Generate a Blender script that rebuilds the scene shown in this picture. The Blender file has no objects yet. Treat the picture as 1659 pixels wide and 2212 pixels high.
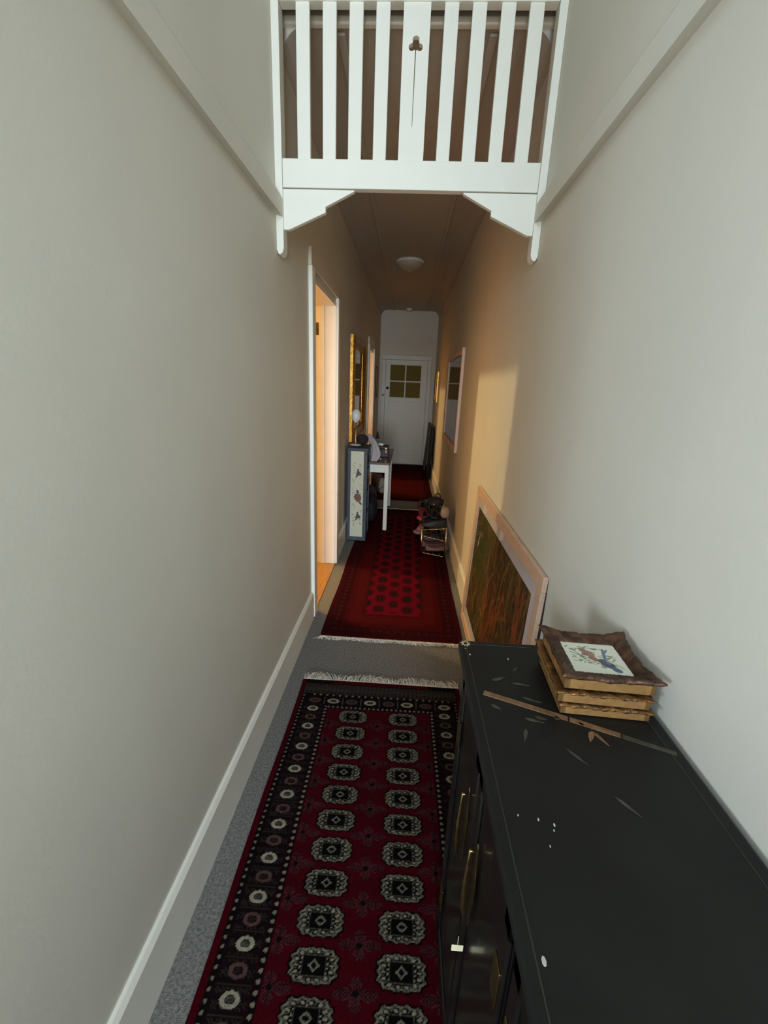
import bpy, bmesh, math, random
import numpy as np
from mathutils import Vector, Matrix

random.seed(7)
rng = np.random.default_rng(11)
scene = bpy.context.scene
col = scene.collection
PI = math.pi

# ------------------------------------------------------------------ camera
F_PX, PITCH, YAW, ROLL = 930.14, 0.2863, 0.0433, 0.0404
cam_d = bpy.data.cameras.new('camera')
cam = bpy.data.objects.new('camera', cam_d)
col.objects.link(cam)
fw = Vector((-math.sin(YAW) * math.cos(PITCH), math.cos(YAW) * math.cos(PITCH), -math.sin(PITCH)))
rt = Vector((math.cos(YAW), math.sin(YAW), 0.0))
up = rt.cross(fw)
r2 = math.cos(ROLL) * rt + math.sin(ROLL) * up
u2 = -math.sin(ROLL) * rt + math.cos(ROLL) * up
m = Matrix((r2, u2, -fw)).transposed().to_4x4()
m.translation = Vector((0.5831, 0.0, 1.5494))
cam.matrix_world = m
cam_d.sensor_fit = 'VERTICAL'
cam_d.sensor_height = 36.0
cam_d.sensor_width = 36.0 * 1659 / 2212
cam_d.lens = 36.0 * F_PX / 2212
cam_d.clip_start = 0.02
cam_d.clip_end = 60
scene.camera = cam

# ------------------------------------------------------------------ world, light, exposure
scene.view_settings.view_transform = 'Standard'
scene.view_settings.look = 'None'
scene.view_settings.gamma = 1.0
scene.view_settings.exposure = 0.0
scene.view_settings.use_curve_mapping = False
scene.cycles.use_denoising = True
scene.cycles.adaptive_threshold = 0.025
scene.cycles.max_bounces = 7
scene.cycles.diffuse_bounces = 5
scene.cycles.glossy_bounces = 3
scene.cycles.transparent_max_bounces = 8
scene.cycles.sample_clamp_indirect = 6.0
scene.cycles.caustics_reflective = False
scene.cycles.caustics_refractive = False

world = bpy.data.worlds.new('sky')
scene.world = world
world.use_nodes = True
bg = world.node_tree.nodes['Background']
bg.inputs[0].default_value = (0.62, 0.78, 1.0, 1)
bg.inputs[1].default_value = 1.0

def area(name, loc, direction, sx, sy, power, color):
    d = bpy.data.lights.new(name, 'AREA')
    d.shape = 'RECTANGLE'
    d.size, d.size_y = sx, sy
    d.energy, d.color = power, color
    o = bpy.data.objects.new(name, d)
    o.location = loc
    o.rotation_euler = Vector(direction).to_track_quat('-Z', 'Y').to_euler()
    col.objects.link(o)
    return o

SKY = (0.50, 0.74, 1.0)        # blue light falling from the sky
GROUND = (1.0, 0.98, 0.86)     # light bounced up from lawn and path
AIR = (0.76, 0.89, 1.0)
area('daylight_front_door', (0.545, -1.78, 1.25), (0, 1, 0.30), 0.62, 1.5, 22, GROUND)      # ground light through the front door's glass
area('daylight_fanlight', (0.545, -1.78, 2.58), (0, 1, -0.75), 0.80, 0.56, 36, SKY)          # skylight through the fanlight above it
area('daylight_street', (0.95, -6.0, 1.70), (-0.06, 1, -0.05), 1.5, 1.6, 400, AIR)           # bright street beyond the front door
area('daylight_side_window', (-1.05, -1.22, 1.42), (1, 1.04, -0.06), 0.36, 0.5, 32, AIR)     # garden light slanting in by the side window

# ------------------------------------------------------------------ materials
def s2l(c):
    c = np.asarray(c, float) / 255.0
    return np.where(c <= 0.04045, c / 12.92, ((c + 0.055) / 1.055) ** 2.4)

MATS = {}
def pm(name, rgb, rough=0.6, metal=0.0, noise=0.0, nscale=40.0, bump=0.0, bscale=200.0, coat=0.0, spec=0.5, stretch=None, rgb2=None):
    if name in MATS: return MATS[name]
    mt = bpy.data.materials.new(name); mt.use_nodes = True
    nt = mt.node_tree; b = nt.nodes['Principled BSDF']
    c = tuple(s2l(rgb)) + (1,)
    b.inputs['Base Color'].default_value = c
    b.inputs['Roughness'].default_value = rough
    b.inputs['Metallic'].default_value = metal
    b.inputs['Coat Weight'].default_value = coat
    b.inputs['Coat Roughness'].default_value = 0.08
    b.inputs['Specular IOR Level'].default_value = spec
    tc = nt.nodes.new('ShaderNodeTexCoord')
    src = tc.outputs['Object']
    if stretch:
        mp = nt.nodes.new('ShaderNodeMapping'); mp.inputs['Scale'].default_value = stretch
        nt.links.new(src, mp.inputs[0]); src = mp.outputs[0]
    if noise or rgb2:
        n = nt.nodes.new('ShaderNodeTexNoise'); n.inputs['Scale'].default_value = nscale; n.inputs['Detail'].default_value = 5
        nt.links.new(src, n.inputs['Vector'])
        mx = nt.nodes.new('ShaderNodeMix'); mx.data_type = 'RGBA'
        a = s2l(rgb)
        if rgb2 is None:
            mx.inputs['A'].default_value = tuple(np.clip(a * (1 - noise), 0, 1)) + (1,)
            mx.inputs['B'].default_value = tuple(np.clip(a * (1 + noise), 0, 1)) + (1,)
        else:
            mx.inputs['A'].default_value = c
            mx.inputs['B'].default_value = tuple(s2l(rgb2)) + (1,)
        rp = nt.nodes.new('ShaderNodeMapRange'); rp.inputs[1].default_value = 0.35; rp.inputs[2].default_value = 0.65
        nt.links.new(n.outputs['Fac'], rp.inputs[0])
        nt.links.new(rp.outputs[0], mx.inputs['Factor'])
        nt.links.new(mx.outputs['Result'], b.inputs['Base Color'])
    if bump:
        n2 = nt.nodes.new('ShaderNodeTexNoise'); n2.inputs['Scale'].default_value = bscale; n2.inputs['Detail'].default_value = 3
        nt.links.new(src, n2.inputs['Vector'])
        bp = nt.nodes.new('ShaderNodeBump'); bp.inputs['Strength'].default_value = bump; bp.inputs['Distance'].default_value = 0.004
        nt.links.new(n2.outputs['Fac'], bp.inputs['Height'])
        nt.links.new(bp.outputs[0], b.inputs['Normal'])
    MATS[name] = mt
    return mt

def vcm(name, rough=0.9, bump=0.0, bscale=900.0, coat=0.0, sheen=0.0):
    """material whose colour comes from the mesh's own colour attribute (woven or painted pattern)"""
    if name in MATS: return MATS[name]
    mt = bpy.data.materials.new(name); mt.use_nodes = True
    nt = mt.node_tree; b = nt.nodes['Principled BSDF']
    at = nt.nodes.new('ShaderNodeVertexColor'); at.layer_name = 'pattern'
    nt.links.new(at.outputs[0], b.inputs['Base Color'])
    b.inputs['Roughness'].default_value = rough
    b.inputs['Coat Weight'].default_value = coat
    b.inputs['Coat Roughness'].default_value = 0.05
    b.inputs['Sheen Weight'].default_value = sheen
    b.inputs['Specular IOR Level'].default_value = 0.05 if rough > 0.9 else 0.3
    if bump:
        n2 = nt.nodes.new('ShaderNodeTexNoise'); n2.inputs['Scale'].default_value = bscale
        tc = nt.nodes.new('ShaderNodeTexCoord'); nt.links.new(tc.outputs['Object'], n2.inputs['Vector'])
        bp = nt.nodes.new('ShaderNodeBump'); bp.inputs['Strength'].default_value = bump; bp.inputs['Distance'].default_value = 0.003
        nt.links.new(n2.outputs['Fac'], bp.inputs['Height']); nt.links.new(bp.outputs[0], b.inputs['Normal'])
    MATS[name] = mt
    return mt

def glass_mat(name, tint=(255, 255, 255), ior=1.5, rough=0.0):
    if name in MATS: return MATS[name]
    mt = bpy.data.materials.new(name); mt.use_nodes = True
    nt = mt.node_tree
    for n in list(nt.nodes): nt.nodes.remove(n)
    out = nt.nodes.new('ShaderNodeOutputMaterial')
    tr = nt.nodes.new('ShaderNodeBsdfTransparent'); tr.inputs[0].default_value = tuple(s2l(tint)) + (1,)
    gl = nt.nodes.new('ShaderNodeBsdfGlossy'); gl.inputs['Roughness'].default_value = rough
    fr = nt.nodes.new('ShaderNodeFresnel'); fr.inputs[0].default_value = ior
    mx = nt.nodes.new('ShaderNodeMixShader')
    ge = nt.nodes.new('ShaderNodeNewGeometry')
    sb = nt.nodes.new('ShaderNodeMath'); sb.operation = 'SUBTRACT'; sb.inputs[0].default_value = 1.0; nt.links.new(ge.outputs['Backfacing'], sb.inputs[1])
    ml = nt.nodes.new('ShaderNodeMath'); ml.operation = 'MULTIPLY'; nt.links.new(fr.outputs[0], ml.inputs[0]); nt.links.new(sb.outputs[0], ml.inputs[1])
    nt.links.new(ml.outputs[0], mx.inputs[0]); nt.links.new(tr.outputs[0], mx.inputs[1]); nt.links.new(gl.outputs[0], mx.inputs[2])
    nt.links.new(mx.outputs[0], out.inputs[0])
    MATS[name] = mt
    return mt

def emit_mat(name, rgb, strength):
    mt = bpy.data.materials.new(name); mt.use_nodes = True
    b = mt.node_tree.nodes['Principled BSDF']
    b.inputs['Base Color'].default_value = tuple(s2l(rgb)) + (1,)
    b.inputs['Emission Color'].default_value = tuple(s2l(rgb)) + (1,)
    b.inputs['Emission Strength'].default_value = strength
    return mt

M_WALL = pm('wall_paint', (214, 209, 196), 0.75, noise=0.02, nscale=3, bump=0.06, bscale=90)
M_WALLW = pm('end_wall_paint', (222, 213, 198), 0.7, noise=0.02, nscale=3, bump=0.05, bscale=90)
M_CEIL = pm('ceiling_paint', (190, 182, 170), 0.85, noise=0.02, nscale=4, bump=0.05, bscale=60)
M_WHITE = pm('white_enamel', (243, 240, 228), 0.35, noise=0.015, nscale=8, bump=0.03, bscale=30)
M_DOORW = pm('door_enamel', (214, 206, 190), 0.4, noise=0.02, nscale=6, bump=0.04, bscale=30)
M_CREAM = pm('cream_paint', (232, 214, 178), 0.6, noise=0.03, nscale=5)
M_CARPET = pm('grey_carpet', (142, 139, 134), 0.98, rgb2=(104, 103, 102), nscale=120, bump=0.8, bscale=420, spec=0.1)
M_TIMBER = pm('honey_floorboards', (172, 122, 52), 0.4, noise=0.18, nscale=6, stretch=(14, 1, 1), bump=0.05)
M_BLACK = pm('black_lacquer', (15, 15, 15), 0.30, noise=0.25, nscale=7, bump=0.05, bscale=60, coat=0.2)
M_BLACKTOP = pm('worn_black_lacquer', (17, 17, 15), 0.5, noise=0.22, nscale=9, bump=0.10, bscale=120, coat=0.0, spec=0.3)
M_BRASS = pm('brass', (186, 158, 100), 0.28, metal=1.0, noise=0.25, nscale=40, bump=0.2, bscale=120)
M_BEAD = pm('dim_bead', (40, 38, 32), 0.5, noise=0.2)
M_OLDBRASS = pm('tarnished_brass', (92, 74, 46), 0.4, metal=0.9, noise=0.3, nscale=40)
M_GOLDPAINT = pm('gold_paint', (124, 92, 64), 0.5, metal=0.2, noise=0.25, nscale=60)
M_GOLDDIM = pm('dull_gold_paint', (62, 56, 44), 0.5, metal=0.1, noise=0.3, nscale=60)
M_GILT = pm('gilt', (182, 130, 54), 0.30, metal=0.85, noise=0.35, nscale=30, bump=0.3, bscale=60)
M_GILTEDGE = pm('flat_gold_edge', (148, 110, 64), 0.5, metal=0.35, noise=0.15, nscale=60, bump=0.1, bscale=150)
M_GILTDARK = pm('aged_bronze_gilt', (82, 56, 40), 0.42, metal=0.45, noise=0.45, nscale=55, bump=0.5, bscale=110)
M_AGED = pm('aged_gilt', (116, 80, 44), 0.36, metal=0.6, noise=0.5, nscale=70, bump=0.5, bscale=130)
M_BLONDE = pm('blonde_wood', (214, 178, 150), 0.45, noise=0.08, nscale=12, stretch=(1, 1, 12))
M_DARKEDGE = pm('dark_wood_edge', (44, 30, 26), 0.5, noise=0.2, nscale=20)
M_MAT = pm('mat_board', (226, 218, 222), 0.9, noise=0.02, nscale=40)
M_CHROME = pm('warm_chrome', (205, 190, 170), 0.18, metal=1.0, noise=0.1, nscale=30)
M_BLUEGREY = pm('slate_blue_paint', (72, 78, 86), 0.6, noise=0.12, nscale=20, bump=0.08)
M_WOODTOP = pm('walnut_top', (104, 68, 48), 0.35, noise=0.25, nscale=14, stretch=(12, 1, 1), coat=0.2)
M_GLASS = glass_mat('picture_glass', ior=1.38)
M_MIRROR = pm('mirror_silver', (225, 225, 222), 0.02, metal=1.0, noise=0.01, nscale=5)
M_AMBER = pm('amber_cathedral_glass', (118, 98, 30), 0.6, noise=0.12, nscale=60, bump=0.3, bscale=90, spec=0.2)
M_WINDOW = glass_mat('window_glass', ior=1.3)
M_OPAL = pm('opal_glass', (196, 182, 164), 0.35, noise=0.02, nscale=8)
M_FRINGE = pm('rug_fringe_cotton', (222, 214, 200), 0.95, noise=0.15, nscale=80, spec=0.1)

# ------------------------------------------------------------------ mesh helpers
class MB:
    def __init__(s): s.v, s.f, s.smooth = [], [], []
    def add(s, verts, faces, M=None, smooth=False):
        o = len(s.v)
        for p in verts:
            p = Vector(p)
            s.v.append(tuple(M @ p) if M is not None else tuple(p))
        for f in faces:
            s.f.append(tuple(i + o for i in f)); s.smooth.append(smooth)
        return s
    def box(s, a, b, M=None):
        (x0, y0, z0), (x1, y1, z1) = a, b
        vs = [(x0, y0, z0), (x1, y0, z0), (x1, y1, z0), (x0, y1, z0), (x0, y0, z1), (x1, y0, z1), (x1, y1, z1), (x0, y1, z1)]
        return s.add(vs, [(0, 3, 2, 1), (4, 5, 6, 7), (0, 1, 5, 4), (1, 2, 6, 5), (2, 3, 7, 6), (3, 0, 4, 7)], M)
    def bbox(s, a, b, r=0.004, seg=1, M=None):
        bm = bmesh.new()
        c = [(x + y) / 2 for x, y in zip(a, b)]; d = [abs(y - x) for x, y in zip(a, b)]
        bmesh.ops.create_cube(bm, size=1.0, matrix=Matrix.Translation(c) @ Matrix.Diagonal((*d, 1)))
        bmesh.ops.bevel(bm, geom=list(bm.edges), offset=min(r, min(d) * 0.45), segments=seg, profile=0.5, affect='EDGES')
        bm.verts.index_update()
        s.add([v.co for v in bm.verts], [[v.index for v in f.verts] for f in bm.faces], M)
        bm.free(); return s
    def prism(s, poly, axis, a, b, M=None):
        """poly of 2D points extruded along axis ('x','y','z') from a to b"""
        def P(p, t):
            return {'x': (t, p[0], p[1]), 'y': (p[0], t, p[1]), 'z': (p[0], p[1], t)}[axis]
        n = len(poly)
        vs = [P(p, a) for p in poly] + [P(p, b) for p in poly]
        fs = [tuple(range(n))[::-1], tuple(range(n, 2 * n))] + [(i, (i + 1) % n, n + (i + 1) % n, n + i) for i in range(n)]
        return s.add(vs, fs, M)
    def lathe(s, prof, n=24, M=None, smooth=True):
        vs, fs = [], []
        for r, z in prof:
            for k in range(n):
                a = 2 * PI * k / n
                vs.append((r * math.cos(a), r * math.sin(a), z))
        for i in range(len(prof) - 1):
            for k in range(n):
                k2 = (k + 1) % n
                fs.append((i * n + k, i * n + k2, (i + 1) * n + k2, (i + 1) * n + k))
        fs.append(tuple(range(n))[::-1]); fs.append(tuple((len(prof) - 1) * n + k for k in range(n)))
        return s.add(vs, fs, M, smooth)
    def tube(s, pts, r, n=8, smooth=True):
        pts = [Vector(p) for p in pts]; rs = r if isinstance(r, (list, tuple)) else [r] * len(pts)
        vs, fs = [], []
        up0 = Vector((0.123, 0.31, 0.94))
        for i, p in enumerate(pts):
            t = (pts[min(i + 1, len(pts) - 1)] - pts[max(i - 1, 0)]).normalized()
            x = t.cross(up0)
            if x.length < 0.05: x = t.cross(Vector((1, 0, 0)))
            x.normalize(); y = t.cross(x)
            for k in range(n):
                a = 2 * PI * k / n
                vs.append(p + rs[i] * (math.cos(a) * x + math.sin(a) * y))
        for i in range(len(pts) - 1):
            for k in range(n):
                k2 = (k + 1) % n
                fs.append((i * n + k, i * n + k2, (i + 1) * n + k2, (i + 1) * n + k))
        fs.append(tuple(range(n))[::-1]); fs.append(tuple((len(pts) - 1) * n + k for k in range(n)))
        return s.add(vs, fs, None, smooth)
    def surf(s, fn, nu, nv, closed_u=False, smooth=True, M=None, caps=False):
        vs = [fn(i / (nu if closed_u else nu - 1), j / (nv - 1)) for j in range(nv) for i in range(nu)]
        fs = []
        for j in range(nv - 1):
            for i in range(nu if closed_u else nu - 1):
                i2 = (i + 1) % nu
                fs.append((j * nu + i, j * nu + i2, (j + 1) * nu + i2, (j + 1) * nu + i))
        if caps:
            fs.append(tuple(range(nu))[::-1]); fs.append(tuple((nv - 1) * nu + i for i in range(nu)))
        return s.add(vs, fs, M, smooth)
    def build(s, name, mat, parent=None, loc=None, rot=None):
        me = bpy.data.meshes.new(name)
        me.from_pydata(s.v, [], s.f); me.update()
        bm = bmesh.new(); bm.from_mesh(me)
        bmesh.ops.recalc_face_normals(bm, faces=bm.faces); bm.to_mesh(me); bm.free()
        me.polygons.foreach_set('use_smooth', s.smooth if len(s.smooth) == len(me.polygons) else [False] * len(me.polygons))
        me.materials.append(mat)
        o = bpy.data.objects.new(name, me); col.objects.link(o)
        if parent is not None: o.parent = parent
        if loc is not None: o.location = loc
        if rot is not None: o.rotation_euler = rot
        return o

def tag(o, label=None, cat=None, group=None, kind=None):
    if label: o['label'] = label
    if cat: o['category'] = cat
    if group: o['group'] = group
    if kind: o['kind'] = kind
    return o

def thing(name, label, cat, loc=(0, 0, 0), rotz=0.0, group=None, rot=None):
    o = bpy.data.objects.new(name, None); o.empty_display_size = 0.05
    col.objects.link(o); o.location = loc
    o.rotation_euler = rot if rot is not None else (0, 0, rotz)
    return tag(o, label, cat, group)

def struct(name, mb, mat, label=None, parent=None):
    o = mb.build(name, mat, parent)
    if parent is None: o['kind'] = 'structure'
    if label: o['label'] = label
    return o

def copy_mesh(o, parent, loc=None, name=None):
    c = o.copy(); col.objects.link(c); c.parent = parent
    if loc is not None: c.location = loc
    return c

def color_grid(name, P, C, mat, parent=None, skirt=0.0, smooth=True):
    """P (ny,nx,3) points, C (ny,nx,3) linear colours; optional border walls going down by `skirt`"""
    ny, nx = P.shape[:2]
    V = P.reshape(-1, 3); CC = C.reshape(-1, 3)
    idx = np.arange(ny * nx).reshape(ny, nx)
    Q = np.stack([idx[:-1, :-1], idx[:-1, 1:], idx[1:, 1:], idx[1:, :-1]], -1).reshape(-1, 4)
    if skirt:
        ring = np.concatenate([idx[0, :], idx[1:, -1], idx[-1, -2::-1], idx[-2:0:-1, 0]])
        n0 = len(V)
        low = V[ring].copy(); low[:, 2] -= skirt
        V = np.concatenate([V, low]); CC = np.concatenate([CC, CC[ring]])
        k = np.arange(len(ring)); k2 = (k + 1) % len(ring)
        Q = np.concatenate([Q, np.stack([ring[k2], ring[k], n0 + k, n0 + k2], -1)])
    me = bpy.data.meshes.new(name)
    me.vertices.add(len(V)); me.vertices.foreach_set('co', V.astype(np.float32).ravel())
    me.loops.add(Q.size); me.loops.foreach_set('vertex_index', Q.astype(np.int32).ravel())
    me.polygons.add(len(Q)); me.polygons.foreach_set('loop_start', np.arange(0, Q.size, 4, dtype=np.int32))
    me.polygons.foreach_set('use_smooth', np.ones(len(Q), dtype=bool))
    me.update(calc_edges=True)
    at = me.color_attributes.new('pattern', 'FLOAT_COLOR', 'POINT')
    at.data.foreach_set('color', np.concatenate([CC, np.ones((len(CC), 1))], 1).astype(np.float32).ravel())
    me.materials.append(mat)
    o = bpy.data.objects.new(name, me); col.objects.link(o)
    if parent is not None: o.parent = parent
    return o

# raster canvas for painted pictures
class Canvas:
    def __init__(s, w, h, res, bgc):
        s.nx, s.ny = int(w / res) + 1, int(h / res) + 1
        s.w, s.h = w, h
        s.u, s.v = np.meshgrid(np.linspace(0, w, s.nx), np.linspace(0, h, s.ny))
        s.c = np.ones((s.ny, s.nx, 3)) * np.array(bgc, float)
        s.res = res
    def blend(s, mask, rgb):
        s.c = s.c * (1 - mask[..., None]) + np.array(rgb, float) * mask[..., None]
    def ell(s, cx, cy, a, b, ang, rgb, alpha=1.0, soft=1.0):
        ca, sa = math.cos(ang), math.sin(ang)
        x = (s.u - cx) * ca + (s.v - cy) * sa; y = -(s.u - cx) * sa + (s.v - cy) * ca
        d = np.sqrt((x / a) ** 2 + (y / b) ** 2)
        k = min(a, b) / (s.res * soft)
        s.blend(np.clip((1 - d) * k + 0.5, 0, 1) * alpha, rgb)
    def stroke(s, pts, wid, rgb, alpha=1.0):
        d = np.full(s.u.shape, 9.0)
        for (x0, y0), (x1, y1) in zip(pts[:-1], pts[1:]):
            dx, dy = x1 - x0, y1 - y0; L = dx * dx + dy * dy + 1e-12
            t = np.clip(((s.u - x0) * dx + (s.v - y0) * dy) / L, 0, 1)
            d = np.minimum(d, np.hypot(s.u - x0 - t * dx, s.v - y0 - t * dy))
        s.blend(np.clip((wid / 2 - d) / s.res + 0.5, 0, 1) * alpha, rgb)
    def stroke_local(s, pts, wid, rgb, alpha=1.0):
        xs = [p[0] for p in pts]; ys = [p[1] for p in pts]; m_ = wid + 2 * s.res
        i0 = max(0, int((min(xs) - m_) / s.res)); i1 = min(s.nx, int((max(xs) + m_) / s.res) + 2)
        j0 = max(0, int((min(ys) - m_) / s.res)); j1 = min(s.ny, int((max(ys) + m_) / s.res) + 2)
        if i1 <= i0 or j1 <= j0: return
        u, v = s.u[j0:j1, i0:i1], s.v[j0:j1, i0:i1]
        d = np.full(u.shape, 9.0)
        for (x0, y0), (x1, y1) in zip(pts[:-1], pts[1:]):
            dx, dy = x1 - x0, y1 - y0; L = dx * dx + dy * dy + 1e-12
            t = np.clip(((u - x0) * dx + (v - y0) * dy) / L, 0, 1)
            d = np.minimum(d, np.hypot(u - x0 - t * dx, v - y0 - t * dy))
        mk = (np.clip((wid / 2 - d) / s.res + 0.5, 0, 1) * alpha)[..., None]
        s.c[j0:j1, i0:i1] = s.c[j0:j1, i0:i1] * (1 - mk) + np.array(rgb, float) * mk
    def lin(s): return s2l(np.clip(s.c, 0, 255))

# ================================================================== STRUCTURE
W = 1.084          # hall width
YF = 2.02          # fretwork screen plane
YE = 8.85          # end wall
Y0 = -1.62         # front wall
ZC, ZC2 = 2.912, 3.18   # ceilings: rear hall, front hall
TW = 0.16          # wall thickness
A0, A1, AH = 2.69, 3.56, 2.13     # first side doorway
B0, B1, BH = 6.36, 7.22, 2.05     # second side doorway
SW0, SW1, SWZ0, SWZ1 = -0.75, 0.14, 0.62, 2.05  # side window in the left wall

mb = MB()
mb.box((0, Y0 - 0.16, -0.1), (W, YE, 0.0))
struct('floor', mb, M_CARPET, 'grey flecked carpet of the narrow hall')

mb = MB()
for y0, y1, z0, z1 in [(Y0 - 0.16, SW0, 0, ZC2), (SW0, SW1, 0, SWZ0), (SW0, SW1, SWZ1, ZC2), (SW1, 2.16, 0, ZC2), (2.16, A0, 0, ZC),
                       (A0, A1, AH, ZC), (A1, B0, 0, ZC), (B0, B1, BH, ZC), (B1, YE + 0.12, 0, ZC)]:
    mb.box((-TW, y0, z0), (0, y1, z1))
struct('wall_left', mb, M_WALL, 'greige painted left hall wall with two doorways')
struct('wall_right', MB().box((W, Y0 - 0.16, 0), (W + 0.12, 2.16, ZC2)).box((W, 2.16, 0), (W + 0.12, YE + 0.12, ZC)), M_WALL, 'long greige right hall wall')
struct('wall_far', MB().box((0, YE, 0), (W, YE + 0.12, ZC)), M_WALLW, 'pale end wall above and around the glazed door')
# front wall behind the camera: opening for a glazed door and a fanlight
FD0, FD1 = 0.10, 0.99
mb = MB()
mb.box((0, Y0 - 0.12, 0), (FD0, Y0, ZC2)); mb.box((FD1, Y0 - 0.12, 0), (W, Y0, ZC2))
mb.box((FD0, Y0 - 0.12, 2.10), (FD1, Y0, 2.24)); mb.box((FD0, Y0 - 0.12, 2.92), (FD1, Y0, ZC2))
struct('wall_front', mb, M_WALL, 'front wall with glazed entrance door and fanlight')

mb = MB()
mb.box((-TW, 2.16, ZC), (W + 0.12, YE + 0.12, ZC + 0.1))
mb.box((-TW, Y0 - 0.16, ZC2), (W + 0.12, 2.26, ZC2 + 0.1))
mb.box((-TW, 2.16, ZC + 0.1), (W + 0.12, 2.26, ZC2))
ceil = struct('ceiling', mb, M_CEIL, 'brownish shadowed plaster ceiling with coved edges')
# coves (concave quarter rounds) and flat battens
def cove(sign):
    x0 = 0.0 if sign > 0 else W
    r = 0.115
    poly = [(x0, ZC), (x0, ZC - r)]
    for k in range(1, 8):
        a = PI / 2 * k / 8
        poly.append((x0 + sign * (r - r * math.cos(a)), ZC - r + r * math.sin(a)))
    poly.append((x0 + sign * r, ZC))
    return MB().prism(poly, 'y', 2.165, YE)
struct('coving', cove(1), M_CEIL, None, ceil); struct('coving', cove(-1), M_CEIL, None, ceil)
for x in (0.235, 0.85):
    struct('batten', MB().bbox((x - 0.018, 2.2, ZC - 0.011), (x + 0.018, YE - 0.02, ZC + 0.001), 0.004), M_CEIL, None, ceil)
struct('trim_1', MB().bbox((0, 2.142, ZC - 0.012), (W, 2.172, ZC + 0.016), 0.006, 2), M_WHITE, 'white bead along the ceiling drop behind the fretwork')

# baseboards with a chamfered top
ZB = 0.19
def baseboard(name, side, y0, y1, label):
    s = 1 if side == 'left' else -1
    x = 0.0 if side == 'left' else W
    poly = [(x, 0.0), (x + s * 0.019, 0.0), (x + s * 0.019, ZB - 0.014), (x + s * 0.010, ZB), (x, ZB)]
    return struct(name, MB().prism(poly, 'y', y0, y1), M_WHITE, label)
baseboard('baseboard_left_front', 'left', Y0, 2.60, 'white baseboard along the near left wall')
baseboard('baseboard_left_middle', 'left', A1 + 0.09, B0 - 0.09, 'white baseboard between the two side doorways')
baseboard('baseboard_left_far', 'left', B1 + 0.09, YE, 'white baseboard between second doorway and end wall')
baseboard('baseboard_right', 'right', Y0, YE, 'white baseboard along the right wall')
struct('baseboard_front', MB().bbox((0.0, Y0, 0), (FD0 - 0.01, Y0 + 0.018, ZB), 0.004), M_WHITE)

# picture rails in the front hall (wall coloured)
def prail(name, side, label):
    s = 1 if side == 'left' else -1
    x = 0.0 if side == 'left' else W
    poly = [(x, 2.205), (x + s * 0.030, 2.198), (x + s * 0.030, 2.262), (x + s * 0.004, 2.305), (x, 2.305)]
    return struct(name, MB().prism(poly, 'y', Y0, YF - 0.004), M_WALL, label)
prail('trim_2', 'left', 'painted picture rail high on the near left wall')
prail('trim_3', 'right', 'painted picture rail high on the near right wall')

# door linings and architraves
def doorway(n, y0, y1, h):
    lin = MB()
    lin.box((-TW - 0.005, y0 - 0.002, 0), (0.004, y0 + 0.022, h)); lin.box((-TW - 0.005, y1 - 0.022, 0), (0.004, y1 + 0.002, h))
    lin.box((-TW - 0.005, y0, h - 0.022), (0.004, y1, h + 0.002))
    # door stops
    lin.box((-0.12, y0 + 0.022, 0), (-0.085, y0 + 0.034, h - 0.022)); lin.box((-0.12, y1 - 0.034, 0), (-0.085, y1 - 0.022, h - 0.022))
    o = struct('trim_%d' % n, lin, M_WHITE, 'white lined door frame of the %s side doorway' % ('near' if n == 4 else 'far'))
    for ya, yb in ((y0 - 0.078, y0 + 0.010), (y1 - 0.010, y1 + 0.078)):
        struct('architrave', MB().bbox((0.0, ya, 0), (0.024, yb, h + 0.035), 0.004, 2), M_WHITE, None, o)
    struct('architrave_head', MB().bbox((0.0, y0 - 0.078, h + 0.035), (0.020, y1 + 0.078, h + 0.128), 0.004, 2), M_DOORW, None, o)  # duller enamel than the legs: shade on the head put into its colour
    for ya, yb in ((y0 - 0.078, y0 + 0.010), (y1 - 0.010, y1 + 0.078)):
        struct('architrave', MB().bbox((-TW - 0.02, ya, 0), (-TW, yb, h + 0.1), 0.004), M_WHITE, None, o)
    return o
dwA = doorway(4, A0, A1, AH)
doorway(5, B0, B1, BH)
struct('strike_plate', MB().bbox((-0.150, A1 - 0.0245, 1.90), (-0.128, A1 - 0.0215, 1.99), 0.001).bbox((-0.146, A1 - 0.03, 1.905), (-0.134, A1 - 0.022, 1.925), 0.001), M_OLDBRASS, None, dwA)

for n_, (ya, yb) in ((6, (A0, A1)), (7, (B0, B1))):
    struct('trim_%d' % n_, MB().box((-TW, ya, -0.1), (0.0, yb, 0.0)).bbox((-TW + 0.01, ya + 0.023, -0.001), (0.012, yb - 0.023, 0.006), 0.003), M_TIMBER, 'honey timber threshold of the %s side doorway' % ('near' if n_ == 6 else 'far'))

# side rooms seen through the doorways (walls, timber floors, ceilings)
def side_room(tagw, y0, y1, zt, h0, h1, hz):
    x0 = -4.2
    struct('floor_' + tagw, MB().box((x0, y0, -0.1), (-TW, y1, 0.0)), M_TIMBER, 'honey timber floor of the %s' % tagw.replace('_', ' '))
    struct('ceiling_' + tagw, MB().box((x0, y0, zt), (-TW, y1, zt + 0.1)), M_CREAM)
    mb = MB()
    mb.box((x0 - 0.1, y0 - 0.1, 0), (x0, y1 + 0.1, zt)); mb.box((x0, y0 - 0.1, 0), (-TW, y0, zt)); mb.box((x0, y1, 0), (-TW, y1 + 0.1, zt))
    mb.box((-TW - 0.012, y0, 0), (-TW - 0.001, h0 - 0.08, zt)); mb.box((-TW - 0.012, h1 + 0.08, 0), (-TW - 0.001, y1, zt)); mb.box((-TW - 0.012, h0 - 0.08, hz + 0.1), (-TW - 0.001, h1 + 0.08, zt))
    struct('wall_' + tagw, mb, M_CREAM, 'cream walls of the %s' % tagw.replace('_', ' '))
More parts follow.
